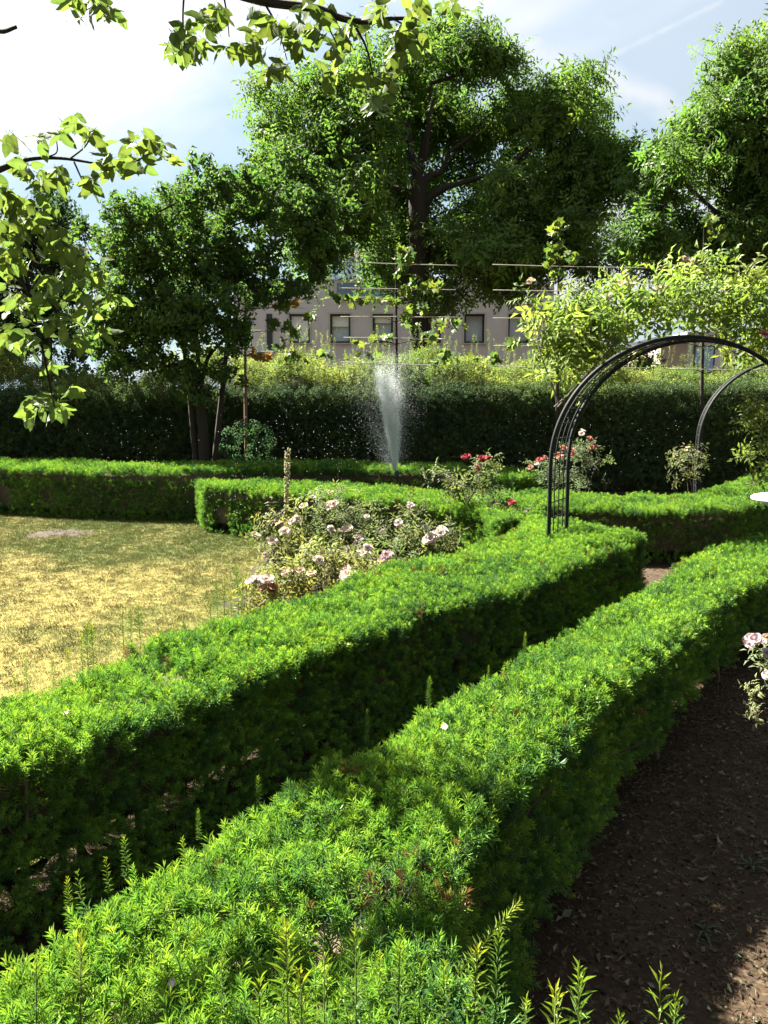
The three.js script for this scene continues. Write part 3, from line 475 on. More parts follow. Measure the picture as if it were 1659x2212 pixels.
{
  const t = thing('shrub_row', 'loose yellow green shrubs above and behind the tall dark hedge, sunlight painted into their leaf colour', 'shrubs', V3(0, 0, -18));
  const co = new Copies(SP.hedge), paint = (p) => vary(mixc(rgb(0.15, 0.26, 0.05), rgb(0.36, 0.42, 0.06), 1.5 * fbm(p.x * 0.9, p.y * 1.5, p.z * 0.9 + 7, 3) - 0.3 + rr(-0.2, 0.2)), 0.25);  // paler greens put the sunlit look of the hedge fringe into the colour
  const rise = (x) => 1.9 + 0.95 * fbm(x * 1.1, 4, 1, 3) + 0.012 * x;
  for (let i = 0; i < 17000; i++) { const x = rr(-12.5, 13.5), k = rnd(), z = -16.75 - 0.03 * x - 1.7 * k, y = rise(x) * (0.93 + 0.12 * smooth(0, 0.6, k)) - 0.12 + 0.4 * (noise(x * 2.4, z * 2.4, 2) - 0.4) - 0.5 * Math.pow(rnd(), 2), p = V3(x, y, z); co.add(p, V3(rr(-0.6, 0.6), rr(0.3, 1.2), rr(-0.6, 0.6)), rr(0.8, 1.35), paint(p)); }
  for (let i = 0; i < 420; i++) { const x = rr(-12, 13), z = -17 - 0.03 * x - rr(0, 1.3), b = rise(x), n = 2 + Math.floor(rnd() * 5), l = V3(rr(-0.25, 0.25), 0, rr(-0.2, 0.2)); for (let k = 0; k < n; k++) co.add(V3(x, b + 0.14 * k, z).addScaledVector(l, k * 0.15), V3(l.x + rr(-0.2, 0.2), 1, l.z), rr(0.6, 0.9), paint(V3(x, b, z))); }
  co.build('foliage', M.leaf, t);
  for (let i = 0; i < 40; i++) { const x = -12 + i * 0.63 + rr(-0.2, 0.2), z = -17.6 - 0.03 * x + rr(-0.4, 0.4); part('stem', tube([V3(x, 0, z), V3(x + rr(-0.1, 0.1), 1.2, z), V3(x + rr(-0.3, 0.3), 2.3, z + rr(-0.3, 0.3))], [0.03, 0.022, 0.01], 5), M.twig, t); }
}
seed(52);
{
  const c = atDist(535, 945, 15).setY(0), t = thing('garden_shrub', 'low leafy shrub in the shade before the tall hedge, right of the lilac stems', 'shrub', c), co = new Copies(SP.pear);
  for (let i = 0; i < 170; i++) { const q = V3(gauss(), gauss(), gauss()).normalize(), p = c.clone().add(V3(q.x * 0.42, 1.0 + q.y * 0.38, q.z * 0.3)); co.add(p, q.add(V3(0, 0.3, 0)), rr(0.7, 1.1), vary(rgb(0.06, 0.14, 0.04), 0.25)); }
  for (let i = 0; i < 6; i++) part('stem', tube([c.clone().add(V3(rr(-0.1, 0.1), 0, 0)), c.clone().add(V3(rr(-0.2, 0.2), 0.5, 0)), c.clone().add(V3(rr(-0.35, 0.35), 1.1, rr(-0.2, 0.2)))], [0.012, 0.01, 0.006], 5), M.twig, t);
  co.build('foliage', M.leaf, t);
}

// ------------------------------------------------------------------ buildings
const wallMat = (c) => new THREE.MeshStandardMaterial({ color: rgb(...c), roughness: 0.95, map: texture(256, (u, v) => { const k = 0.86 + 0.18 * fbm(u * 12, v * 12, 2, 4) + 0.08 * (noise(u * 120, v * 120) - 0.5); return [k, k * 0.99, k * 0.98]; }) });
const B = {
  wall: wallMat([0.52, 0.49, 0.485]), trim: new THREE.MeshStandardMaterial({ color: rgb(0.4, 0.38, 0.36), roughness: 0.7 }), frame: new THREE.MeshStandardMaterial({ color: rgb(0.02, 0.022, 0.026), roughness: 0.4 }),
  pane: new THREE.MeshPhysicalMaterial({ color: 0xffffff, roughness: 0.03, transmission: 1, thickness: 0, ior: 1.5 }), reflection_panel: new THREE.MeshStandardMaterial({ color: rgb(0.5, 0.56, 0.64), roughness: 0.9 }), blind: new THREE.MeshStandardMaterial({ color: rgb(0.8, 0.81, 0.82), roughness: 0.8 }),
  white: new THREE.MeshStandardMaterial({ color: rgb(0.6, 0.59, 0.58), roughness: 0.6 }), glass: new THREE.MeshPhysicalMaterial({ color: rgb(0.22, 0.3, 0.42), roughness: 0.12, metalness: 0.35 }),
};
{
  const D = 40, w = (x, y, d = D) => atDist(x, y, d);
  const x0 = w(505, 700).x, x1 = w(1195, 700).x, yt = w(1000, 606).y, zf = -D;
  const t = thing('apartment_building', 'pinkish grey rendered building with a row of dark framed windows beyond the hedge', 'building', V3((x0 + x1) / 2, 0, zf));
  // window openings
  const openings = [[625, 669], [713, 757], [805, 849], [909, 953], [1003, 1047], [1098, 1143]].map(([a, b]) => [w(a, 700).x, w(b, 700).x]);
  const ys = w(800, 741).y, yh = w(800, 678).y;
  const shape = new THREE.Shape([new THREE.Vector2(x0, 0), new THREE.Vector2(x1, 0), new THREE.Vector2(x1, yt), new THREE.Vector2(x0, yt)]);
  for (const [a, b] of openings) shape.holes.push(new THREE.Path([new THREE.Vector2(a, ys), new THREE.Vector2(a, yh), new THREE.Vector2(b, yh), new THREE.Vector2(b, ys)]));
  const door = [w(571, 700).x - 0.02, w(571, 700).x];
  const wg = new THREE.ExtrudeGeometry(shape, { depth: 0.3, bevelEnabled: false }); wg.translate(0, 0, zf - 0.3);
  for (let i = 0, uv = wg.attributes.uv; i < uv.count; i++) uv.setXY(i, uv.getX(i) / 3, uv.getY(i) / 3);
  part('wall', wg, B.wall, t);
  part('side_wall', box(x1 - 0.3, x1, 0, yt, zf - 9, zf - 0.302), B.wall, t);
  part('side_wall', box(x0, x0 + 0.3, 0, yt, zf - 9, zf - 0.302), B.wall, t);
  part('back_wall', box(x0, x1, 0, yt, zf - 9.3, zf - 9.002), B.wall, t);
  part('roof', box(x0 + 0.302, x1 - 0.302, yt - 0.5, yt - 0.25, zf - 9, zf - 0.302), B.trim, t);
  part('coping', box(x0 - 0.04, x1 + 0.04, yt + 0.002, yt + 0.07, zf - 0.35, zf + 0.04), B.trim, t);
  openings.forEach(([a, b], k) => {
    const bar = 0.095, z = zf - 0.16, fr = [box(a, a + bar, ys, yh, z - 0.06, z), box(b - bar, b, ys, yh, z - 0.06, z), box(a + bar, b - bar, ys, ys + bar, z - 0.06, z), box(a + bar, b - bar, yh - bar, yh, z - 0.06, z)];
    const f = part('window', mergeGeometries(fr), B.frame, t);
    part('surround', mergeGeometries([box(a - 0.07, a - 0.002, ys - 0.05, yh + 0.07, zf + 0.002, zf + 0.035), box(b + 0.002, b + 0.07, ys - 0.05, yh + 0.07, zf + 0.002, zf + 0.035), box(a - 0.002, b + 0.002, yh + 0.002, yh + 0.07, zf + 0.002, zf + 0.035)]), B.trim, f);
    part('sill', box(a - 0.1, b + 0.1, ys - 0.06, ys - 0.004, zf + 0.002, zf + 0.1), B.trim, f);
    part('pane', new THREE.PlaneGeometry(b - a - 2 * bar, yh - ys - 2 * bar).translate((a + b) / 2, (ys + yh) / 2, z - 0.03), B.pane, f);
    const bl = [0.9, 0.42, 0.3, 0.3, 0.05, 0.05][k]; part('blind', box(a + 0.02, b - 0.02, yh - bl * (yh - ys), yh - 0.02, z - 0.12, z - 0.105), B.blind, f);
    part('reflection_panel', box(a - 0.3, b + 0.3, ys - 0.3, yh + 0.3, z - 0.24, z - 0.22), B.reflection_panel, f);  // flat bluish panel behind the pane, its colour imitates reflected sky
  });
  // upper storey set back, with a glazed balustrade
  const ua = w(700, 600, 43).x, ub = w(900, 600, 43).x, uy = w(800, 545, 43).y;
  const up = part('upper_storey', box(ua, ub, yt - 0.24, uy, zf - 7.5, zf - 3.2), B.wall, t);
  part('upper_roof', box(ua - 0.3, ub + 0.3, uy + 0.002, uy + 0.18, zf - 7.8, zf - 2.8), B.trim, up);
  for (let k = 0; k < 3; k++) { const a = ua + 0.25 + k * (ub - ua - 0.4) / 3, b = a + (ub - ua - 0.4) / 3 - 0.12; part('glazed_panel', box(a, b, yt - 0.2, uy - 0.2, zf - 3.198, zf - 3.15), B.glass, up); }
  const ga = w(728, 630).x, gb = w(870, 630).x, gy = w(800, 612).y, gl = w(800, 641).y;
  for (let k = 0; k < 3; k++) { const a = ga + k * (gb - ga) / 3, b = a + (gb - ga) / 3 - 0.05; part('balustrade_panel', box(a, b, gl, gy, zf + 0.06, zf + 0.09), B.glass, t); }
  part('handrail', box(ga, gb, gy + 0.002, gy + 0.06, zf + 0.05, zf + 0.11), B.trim, t); part('balcony_edge', box(ga, gb, gl - 0.12, gl - 0.002, zf + 0.002, zf + 0.2), B.white, t);
  // entrance with white canopy
  const d0 = w(576, 700).x, d1 = w(588, 700).x; part('dark_doorway', box(d0, d1, w(580, 757).y, yh, zf + 0.002, zf + 0.05), B.frame, t);
  part('white_ledge', box(w(528, 740).x, w(592, 740).x, w(580, 764).y, w(580, 758).y, zf + 0.002, zf + 0.5), B.white, t);
}
{
  const D = 38, a = atDist(1428, 740, D), b = atDist(1600, 740, D), yt = atDist(1450, 735, D).y;
  const t = thing('garden_house', 'low beige house seen under the rose arch beyond the tall hedge', 'building', V3((a.x + b.x) / 2, 0, -D));
  const m = atDist(1486, 740, D).x;
  part('wall', box(a.x, m, 0, yt, -D - 6, -D), wallMat([0.34, 0.27, 0.22]), t);
  part('side_wing', box(m + 0.01, b.x, 0, yt + 0.25, -D - 6, -D - 0.4), B.wall, t);
  part('roof', box(a.x - 0.2, m, yt + 0.002, yt + 0.16, -D - 6.2, -D + 0.25), B.frame, t);
  part('wing_roof', box(m + 0.012, b.x + 0.3, yt + 0.252, yt + 0.4, -D - 6.2, -D - 0.2), B.trim, t);
  const wx = atDist(1505, 760, D).x, wg = part('window', box(wx, wx + 1, yt - 1.5, yt - 0.2, -D - 0.398, -D - 0.35), B.frame, t);
  part('pane', box(wx + 0.08, wx + 0.92, yt - 1.42, yt - 0.28, -D - 0.348, -D - 0.34), B.glass, wg);
}

// ------------------------------------------------------------------ young trees trained flat on canes before the tall hedge
seed(61);
function lobedLeaf() {
  const t = new Tris(), n = 5, c = V3(0, 0.42, 0.03), pts = [V3(0, 0, 0)];
  for (let i = 0; i < n; i++) { const a = -2.0 + 4.0 * i / (n - 1), r = [0.42, 0.55, 0.62, 0.55, 0.42][i]; pts.push(V3(Math.sin(a) * r, 0.42 + Math.cos(a) * r, -0.1 - 0.1 * rnd())); if (i < n - 1) { const m = a + 2.0 / (n - 1); pts.push(V3(Math.sin(m) * 0.34, 0.42 + Math.cos(m) * 0.34, rr(-0.02, 0.06))); } }
  for (let i = 0; i < pts.length; i++) t.tri(c, pts[i], pts[(i + 1) % pts.length], rgb(1, 1, 1));
  t.stick(V3(0, -0.45, 0.05), V3(0, 0, 0), 0.02, 0.014, rgb(0.8, 0.9, 0.5)); return t.geo(true);
}
const lobed = [lobedLeaf(), lobedLeaf(), lobedLeaf()];
const leafMat = (list, through) => list.map((c) => { const m = leafy(through, 0.3, 0.4); m.color.setRGB(...c).multiplyScalar(A); return m; });
const lobedMats = leafMat([[0.13, 0.22, 0.03], [0.2, 0.28, 0.03], [0.26, 0.31, 0.035], [0.09, 0.17, 0.04]], 0.5), rustyMat = leafMat([[0.36, 0.2, 0.05]], 0.4)[0];
function trained({ label, x, top, canes, x0, x1, dist, tufts, r = 0.033, bark = M.bark, toY = 0 }) {
  const base = atDist(x, 900, dist).setY(0), t = thing('trained_tree', label, 'tree', base, 'young trees trained flat on canes');
  const head = atDist(x, top, dist);
  part('trunk', tube([base, base.clone().lerp(head, 0.5).add(V3(rr(-0.02, 0.02), 0, 0)), head], [r * 1.2, r, r * 0.35], 7, 0.15), bark, t);
  canes.forEach((y, k) => {
    const a = atDist(x0 + rr(-6, 6), y + rr(-2, 2), dist - 0.04), b = atDist(x1 + rr(-6, 6), y + rr(-2, 3) + 4, dist - 0.04);
    part('cane', tube([a, a.clone().lerp(b, 0.5).add(V3(0, rr(-0.01, 0.01), 0)), b], [0.009, 0.0085, 0.0075], 6), M.cane, t);
    if (k > 0) for (const s of [-1, 1]) { const st = atDist(x, y + 12, dist), e = atDist(x + s * rr(45, 110), y + 3, dist + 0.02); part('branch', tube([st, st.clone().lerp(e, 0.35).add(V3(0, 0.04, 0)), e], [0.011, 0.009, 0.004], 5), M.twig, t); }
  });
  for (const [tx, ty, rx, ry, n, kind] of tufts) for (let i = 0; i < n * 1.4; i++) {
    const p = atDist(tx + gauss() * rx, ty + gauss() * ry, dist + rr(-0.15, 0.12)), d = V3(rr(-1, 1), rr(-0.7, 0.8), rr(-0.4, 0.8));
    piece('leaf', pick(lobed), kind === 'r' ? rustyMat : pick(lobedMats), t, p, facing(d), rr(0.13, 0.2));
  }
  return t;
}
trained({ label: 'slim young tree on pale canes standing behind the water spray', x: 855, top: 525, canes: [567, 621, 683, 731, 783], x0: 738, x1: 985, dist: 15.9,
  tufts: [[872, 560, 11, 26, 30], [880, 620, 12, 20, 10], [730, 645, 14, 8, 7], [775, 650, 30, 8, 12], [845, 655, 20, 8, 8], [925, 622, 26, 6, 16], [905, 670, 20, 8, 9], [880, 690, 16, 14, 9], [950, 700, 8, 8, 4], [985, 705, 10, 6, 4], [930, 728, 20, 7, 9], [775, 735, 6, 8, 3], [830, 730, 20, 6, 7], [820, 758, 5, 5, 1], [960, 762, 6, 5, 2], [700, 765, 20, 8, 5], [960, 775, 40, 6, 9], [780, 775, 40, 6, 7]] });
trained({ label: 'slim young tree with a leafy tip just left of the rose arch', x: 1208, top: 478, canes: [573, 628, 686, 745, 792], x0: 1065, x1: 1400, dist: 16.1,
  tufts: [[1203, 500, 10, 22, 18], [1190, 555, 14, 24, 20], [1235, 560, 8, 20, 9], [1205, 600, 14, 14, 8], [1145, 700, 20, 8, 6], [1170, 690, 14, 10, 6], [1110, 745, 20, 6, 5], [1060, 775, 30, 7, 8], [1260, 760, 40, 8, 8], [1290, 700, 30, 10, 6]] });
trained({ label: 'slim young tree seen through the rose arch opening', x: 1521, top: 470, canes: [572, 620, 683, 738, 795], x0: 1440, x1: 1690, dist: 16.3,
  tufts: [[1530, 480, 8, 12, 10], [1545, 510, 14, 18, 10], [1580, 545, 18, 14, 8], [1500, 560, 20, 10, 8], [1560, 600, 30, 12, 10], [1600, 660, 30, 10, 8], [1500, 700, 20, 8, 5], [1600, 780, 30, 6, 6]] });
const reddish = new THREE.MeshStandardMaterial({ color: rgb(0.13, 0.07, 0.045), roughness: 0.9 });
trained({ label: 'slim young tree with reddish stem beside the many stemmed tree', x: 530, top: 640, canes: [610, 662, 712, 757], x0: 380, x1: 665, dist: 15.6, bark: reddish,
  tufts: [[615, 660, 25, 6, 9, 'r'], [600, 705, 30, 6, 9], [640, 720, 16, 10, 7], [660, 690, 8, 8, 4], [560, 765, 30, 6, 8, 'r'], [640, 770, 30, 8, 10], [480, 755, 30, 6, 6], [610, 745, 10, 8, 3]] });

// ------------------------------------------------------------------ roses
seed(71);
function bloomGeo(full) {                              // cupped rose: rings of curved petals, 1 unit across
  const t = new Tris();
  for (let ring = 0; ring < 4; ring++) {
    const n = [3, 5, 5, 6][ring], open = [0.25, 0.6, 1.0, 1.45][ring] * full, R = [0.22, 0.36, 0.46, 0.52][ring];
    for (let i = 0; i < n; i++) {
      const a = (i + ring * 0.5) / n * 6.2832 + rr(-0.15, 0.15), w = 4.4 / n, P = [];
      for (let v = 0; v <= 2; v++) for (let u = -1; u <= 1; u++) { const k = v / 2, an = a + u * w * 0.8 * (0.6 + k * 0.4), ra = R * Math.sin(open * k) * (1 - 0.06 * u * u) + 0.03, y = R * 1.15 * k * Math.cos(open * 0.75 * k) - 0.05 * u * u * k + rr(-0.02, 0.02); P.push(V3(Math.cos(an) * ra, y, Math.sin(an) * ra)); }
      const sh = rgb(1, 1 - 0.02 * (3 - ring), 1 - 0.02 * (3 - ring));
      for (let v = 0; v < 2; v++) for (let u = 0; u < 2; u++) { const o = v * 3 + u; t.quad(P[o], P[o + 1], P[o + 4], P[o + 3], sh); }
    }
  }
  for (let i = 0; i < 5; i++) { const a = i * 1.2566; t.leaf(V3(0, -0.02, 0), V3(Math.cos(a), -0.15, Math.sin(a)), UP, 0.3, 0.1, 0.2, 0.3, rgb(0.2, 0.3, 0.1)); }
  t.stick(V3(0, -0.5, 0), V3(0, 0.02, 0), 0.03, 0.06, rgb(0.2, 0.3, 0.1)); return t.geo(true);
}
const blooms = [bloomGeo(1), bloomGeo(0.85), bloomGeo(1.1)];
const petal = (c) => { const m = leafy(0.4, 0, 0.5); m.color.setRGB(...c).multiplyScalar(A); return m; };
const PET = { white: [petal([0.84, 0.73, 0.58]), petal([0.84, 0.69, 0.57]), petal([0.84, 0.76, 0.64])], pink: [petal([0.84, 0.7, 0.61]), petal([0.85, 0.75, 0.65])], red: [petal([0.42, 0.045, 0.06]), petal([0.36, 0.035, 0.05])], coral: [petal([0.62, 0.16, 0.13]), petal([0.6, 0.28, 0.2])], cream: [petal([0.7, 0.6, 0.36]), petal([0.66, 0.5, 0.34])], pale: [petal([0.74, 0.52, 0.54]), petal([0.7, 0.58, 0.6])], brown: [petal([0.42, 0.22, 0.1])] };
// leafy blobs [x, y, r, n] and flowers [x, y, size px, colour] as seen, all round one distance
function rose({ name = 'rose_bush', label, group, cat = 'rose bush', base, dist, depth = 0.25, blobs, flowers = [], color, lit, canes = 6, size = 1, trunk, thin, dy = 0 }) {
  const t = thing(name, label, cat, base, group), co = new Copies(SP.rose), spots = [];
  for (const [x, y, r, n, d] of blobs) {
    const c = atDist(x, y + dy, (d ?? dist)); spots.push(c);
    for (let i = 0; i < n * (thin ?? 0.42); i++) { const q = V3(gauss(), gauss(), gauss()), p = c.clone().add(V3(q.x * r / F * dist * 0.7, q.y * r / F * dist * 0.7, q.z * depth)); co.add(p, q.normalize().add(V3(0, 0.5, 0)), size * rr(0.6, 1.1), vary(mixc(color, lit, rnd()), 0.3, 0.12)); }
  }
  co.build('foliage', M.leaf, t);
  const root = trunk ?? base; let n = 0;
  const targets = [...spots].sort(() => rnd() - 0.5).slice(0, canes);
  for (const s of targets) part('cane', tube([root.clone().add(V3(rr(-0.06, 0.06), 0, rr(-0.06, 0.06))), root.clone().lerp(s, 0.5).add(V3(rr(-0.08, 0.08), 0.08, rr(-0.08, 0.08))), s], [0.008, 0.006, 0.003], 5), M.twig, t);
  for (const [x, y, s, col, dd = 0] of flowers) {
    const p = atDist(x, y, dist + dd - 0.3 + rr(-0.1, 0.1)), sc = 1.0 * s / F * dist, m = PET[col], dir = V3(rr(-0.5, 0.5), rr(0.5, 1), rr(0.1, 0.9));
    piece('bloom', pick(blooms), pick(m), t, p, facing(dir), sc);
  }
  return t;
}
const RG = rgb(0.11, 0.165, 0.04), RL = rgb(0.2, 0.235, 0.055), RY = rgb(0.32, 0.31, 0.06), RD = rgb(0.06, 0.11, 0.04), pale = 'pale rose bushes in the bed by the lawn';
const cl = (x, y, n, s, col, sx = 14, sy = 11) => Array.from({ length: n }, () => [x + gauss() * sx, y + gauss() * sy, s * rr(0.75, 1.15), col]);
seed(72);
rose({ label: 'frontmost low bush of faded pinkish white roses at the lawn edge', group: pale, base: onHeight(575, 1330, 0), dist: 6.7, blobs: [[570, 1275, 26, 26], [560, 1300, 22, 20], [600, 1285, 24, 22], [600, 1255, 20, 14]], flowers: [...cl(567, 1258, 12, 24, 'pink', 20, 7), ...cl(578, 1272, 4, 22, 'brown', 16, 5)], color: RL, lit: RY, canes: 7 });
rose({ label: 'yellowing white rose bush in the middle front of the bed', group: pale, base: onHeight(715, 1330, 0), dist: 6.9, blobs: [[690, 1235, 34, 34], [740, 1225, 30, 28], [660, 1240, 30, 24], [790, 1235, 30, 22], [640, 1265, 34, 24], [740, 1270, 30, 22], [690, 1205, 22, 14], [820, 1255, 20, 8]],
  flowers: [...cl(749, 1240, 5, 26, 'white', 8, 12), ...cl(690, 1213, 2, 24, 'white', 6, 5), ...cl(676, 1240, 2, 22, 'cream', 6, 5), ...cl(703, 1240, 3, 22, 'cream', 8, 8), ...cl(630, 1238, 5, 22, 'cream', 14, 5), [823, 1249, 20, 'white']], color: RL, lit: RY, canes: 9 });
rose({ label: 'white rose bush at the left of the bed around the tall seed spike', group: pale, base: onHeight(610, 1275, 0), dist: 7.7, blobs: [[600, 1150, 22, 16], [625, 1140, 26, 20], [640, 1165, 30, 26], [615, 1190, 32, 26], [660, 1190, 28, 22], [565, 1165, 14, 7], [600, 1220, 34, 24], [650, 1225, 30, 20], [655, 1100, 10, 3]],
  flowers: [[588, 1172, 27, 'white'], [615, 1151, 24, 'white'], [624, 1154, 20, 'white'], [553, 1159, 20, 'white'], [548, 1156, 14, 'cream'], [640, 1124, 20, 'white'], [632, 1128, 16, 'white'], [575, 1200, 16, 'cream'], ...cl(600, 1130, 3, 14, 'cream', 10, 5)], color: RG, lit: rgb(0.28, 0.29, 0.07), canes: 9 });
rose({ label: 'tall open white rose bush at the centre back of the bed', group: pale, base: onHeight(730, 1240, 0), dist: 8.4, blobs: [[700, 1110, 22, 13], [735, 1100, 26, 16], [770, 1105, 26, 16], [800, 1120, 22, 12], [720, 1140, 30, 20], [765, 1140, 30, 20], [800, 1150, 26, 15], [745, 1165, 30, 16], [675, 1080, 8, 3], [713, 1070, 12, 5], [690, 1150, 20, 10], [740, 1078, 20, 7], [790, 1085, 16, 6]],
  flowers: [[657, 1097, 20, 'white'], ...cl(715, 1094, 3, 20, 'white', 7, 4), [676, 1076, 14, 'white'], [713, 1065, 13, 'cream'], ...cl(713, 1147, 2, 16, 'white', 7, 3), ...cl(742, 1149, 3, 20, 'white', 9, 6), ...cl(776, 1166, 5, 20, 'pink', 7, 9), ...cl(755, 1188, 5, 18, 'pink', 8, 8), [826, 1151, 16, 'pink'], [792, 1118, 14, 'white']], color: RG, lit: rgb(0.23, 0.28, 0.1), canes: 10, size: 0.85 });
rose({ label: 'rose bush with the biggest pink blooms at the right end of the bed', group: pale, base: onHeight(920, 1225, 0), dist: 7.9, blobs: [[880, 1150, 24, 16], [910, 1165, 26, 18], [935, 1180, 28, 20], [890, 1180, 28, 18], [960, 1165, 14, 8], [860, 1140, 16, 8], [885, 1110, 16, 8], [930, 1205, 28, 14], [870, 1195, 20, 10], [985, 1155, 10, 4]],
  flowers: [...cl(952, 1152, 6, 24, 'pink', 9, 10), ...cl(926, 1170, 5, 22, 'pink', 10, 7), [861, 1132, 20, 'white'], [858, 1140, 16, 'cream'], ...cl(886, 1093, 3, 15, 'pink', 5, 4), [917, 1141, 16, 'pink']], color: RG, lit: rgb(0.24, 0.27, 0.08), canes: 8 });
rose({ label: 'low pink and white roses leaning over the middle hedge edge', group: pale, base: onHeight(850, 1275, 0), dist: 7.2, blobs: [[800, 1200, 20, 12], [840, 1215, 20, 10], [890, 1240, 16, 6], [770, 1210, 20, 12]], flowers: [...cl(794, 1184, 3, 20, 'pink', 8, 4), ...cl(784, 1196, 3, 20, 'white', 8, 4), ...cl(833, 1205, 5, 22, 'pale', 9, 6), ...cl(890, 1236, 3, 20, 'white', 7, 5), [915, 1226, 14, 'white']], color: RG, lit: RL, canes: 4 });
seed(73);
{
  const base = onHeight(1000, 1215, 0), head = atDist(1003, 1085, -base.z);
  const t = rose({ name: 'standard_rose', label: 'red standard rose on a single stem at the right end of the bed', base, dist: -base.z, trunk: head, blobs: [[960, 1045, 20, 12], [985, 1060, 22, 14], [1020, 1050, 24, 16], [1045, 1020, 20, 10], [1005, 1080, 22, 13], [1040, 1065, 18, 9], [950, 1030, 12, 6], [1055, 1010, 12, 6]],
    flowers: [...cl(1005, 990, 3, 15, 'red', 5, 3), ...cl(1040, 992, 3, 15, 'red', 6, 3), ...cl(1057, 990, 2, 14, 'red', 4, 3), [1030, 1010, 13, 'coral'], [1033, 1014, 11, 'red']], color: RG, lit: rgb(0.24, 0.28, 0.08), canes: 7 });
  part('stem', tube([base, base.clone().lerp(head, 0.5).add(V3(0.01, 0, 0)), head], [0.016, 0.013, 0.012], 7), M.twig, t);
}
rose({ label: 'dark leaved red rose bush left of the arch post', base: onHeight(1100, 1215, 0), dist: 8.6, blobs: [[1070, 1120, 18, 10], [1100, 1130, 24, 16], [1130, 1135, 24, 14], [1080, 1150, 26, 16], [1120, 1160, 28, 16], [1110, 1100, 14, 8], [1150, 1150, 14, 7]], flowers: [...cl(1105, 1087, 3, 15, 'red', 4, 3), [1078, 1118, 10, 'coral']], color: RD, lit: rgb(0.15, 0.16, 0.06), canes: 7 });
rose({ label: 'tall coral red rose bush standing behind the arch legs', base: atDist(1235, 1050, 11.2).setY(0), dist: 11.2, blobs: [[1170, 1030, 24, 16], [1200, 1015, 26, 20], [1240, 1000, 28, 20], [1270, 985, 26, 18], [1295, 985, 18, 10], [1240, 1035, 30, 20], [1280, 1020, 24, 14], [1260, 955, 16, 8], [1150, 1025, 14, 7], [1200, 1050, 26, 14]],
  flowers: [...cl(1207, 982, 4, 15, 'coral', 6, 8), ...cl(1217, 970, 3, 14, 'coral', 4, 6), [1234, 972, 13, 'coral'], [1236, 982, 12, 'coral'], ...cl(1256, 936, 3, 12, 'pink', 4, 6), ...cl(1270, 947, 3, 13, 'coral', 6, 4), ...cl(1279, 966, 3, 13, 'coral', 5, 4), [1147, 1011, 13, 'coral'], ...cl(1175, 992, 3, 13, 'coral', 7, 6), [1160, 1005, 11, 'pink']], color: RG, lit: rgb(0.17, 0.21, 0.1), canes: 9 });
rose({ label: 'small leafy rose climbing the left leg of the far arch', base: atDist(1490, 1060, 10.5).setY(0), dist: 10.5, blobs: [[1478, 985, 14, 8], [1485, 1000, 18, 10], [1478, 1020, 18, 10], [1500, 1005, 16, 8]], flowers: [[1480, 975, 11, 'cream'], [1486, 968, 10, 'cream']], color: rgb(0.16, 0.2, 0.06), lit: rgb(0.24, 0.25, 0.07), canes: 4 });
seed(74);
rose({ label: 'pale pink roses on a thin stem at the right edge before the near hedge', base: V3(2.35, 0, -3.75), dist: 3.7, depth: 0.06, size: 0.5, blobs: [[1652, 1530, 12, 5], [1650, 1500, 14, 5], [1655, 1560, 16, 7], [1648, 1450, 10, 3], [1655, 1425, 10, 4]], flowers: [[1612, 1388, 24, 'pale'], [1622, 1382, 24, 'pale'], [1634, 1384, 27, 'pale'], [1644, 1388, 22, 'pink'], [1620, 1394, 20, 'pale'], [1655, 1412, 22, 'pale'], [1657, 1380, 20, 'cream'], [1660, 1460, 24, 'pink']], color: rgb(0.2, 0.26, 0.1), lit: rgb(0.3, 0.34, 0.14), canes: 4 });

// ------------------------------------------------------------------ rose arches of black iron
seed(81);
function arch({ label, foot, across, half, apex, spring, deep, group }) {   // foot: outer near leg; across: direction over the path; deep: direction front to back
  const t = thing('rose_arch', label, 'garden arch', foot, group);
  const c = foot.clone().addScaledVector(across, half), top = apex - spring;
  const hoop = (off, inset) => { const p = []; const R = half - inset; p.push([-R, -0.3]); for (let y = 0; y < spring; y += spring / 4) p.push([-R, y]); for (let i = 0; i <= 16; i++) { const a = Math.PI - Math.PI * i / 16; p.push([Math.cos(a) * R, spring + Math.sin(a) * (top - inset)]); } for (let y = spring * 0.75; y > -0.01; y -= spring / 4) p.push([R, y]); return p.slice(1).map(([u, y]) => c.clone().addScaledVector(across, u).addScaledVector(deep, off).setY(y)); };
  const W = 0.5;
  for (const [off, inset] of [[0, 0], [W, 0], [0.03, 0.1], [W - 0.03, 0.1]].slice(0, 2)) part('hoop', tube(hoop(off, inset), [0.018, 0.018], 8), M.iron, t);
  for (const f of [0.25, 0.5, 0.75]) part('lattice_wire', tube(hoop(W * f, 0.0), [0.0055, 0.0055], 5), M.iron, t);
  part('inner_post', tube(hoop(W * 0.86, 0.02).slice(0, 6), [0.014, 0.014], 6), M.iron, t);
  const ring = hoop(0, 0), curve = new THREE.CatmullRomCurve3(ring), n = 46;
  for (let i = 1; i < n; i++) { const p = curve.getPointAt(i / n); part('cross_wire', tube([p, p.clone().addScaledVector(deep, W / 2), p.clone().addScaledVector(deep, W)], [0.005, 0.005], 4), M.iron, t); }
  return t;
}
const near1 = onHeight(1185, 1163, 0.65).setY(0), A1 = V3(0.93, 0, -0.2).normalize(), D1 = V3(0.5, 0, -0.87).normalize();
arch({ label: 'black iron rose arch with mesh sides standing in the hedge, nearest arch', foot: near1, across: A1, half: 1.27, apex: 2.37, spring: 1.3, deep: D1, group: 'black iron rose arches' });
const near2 = V3(4.15, 0, -10.6);
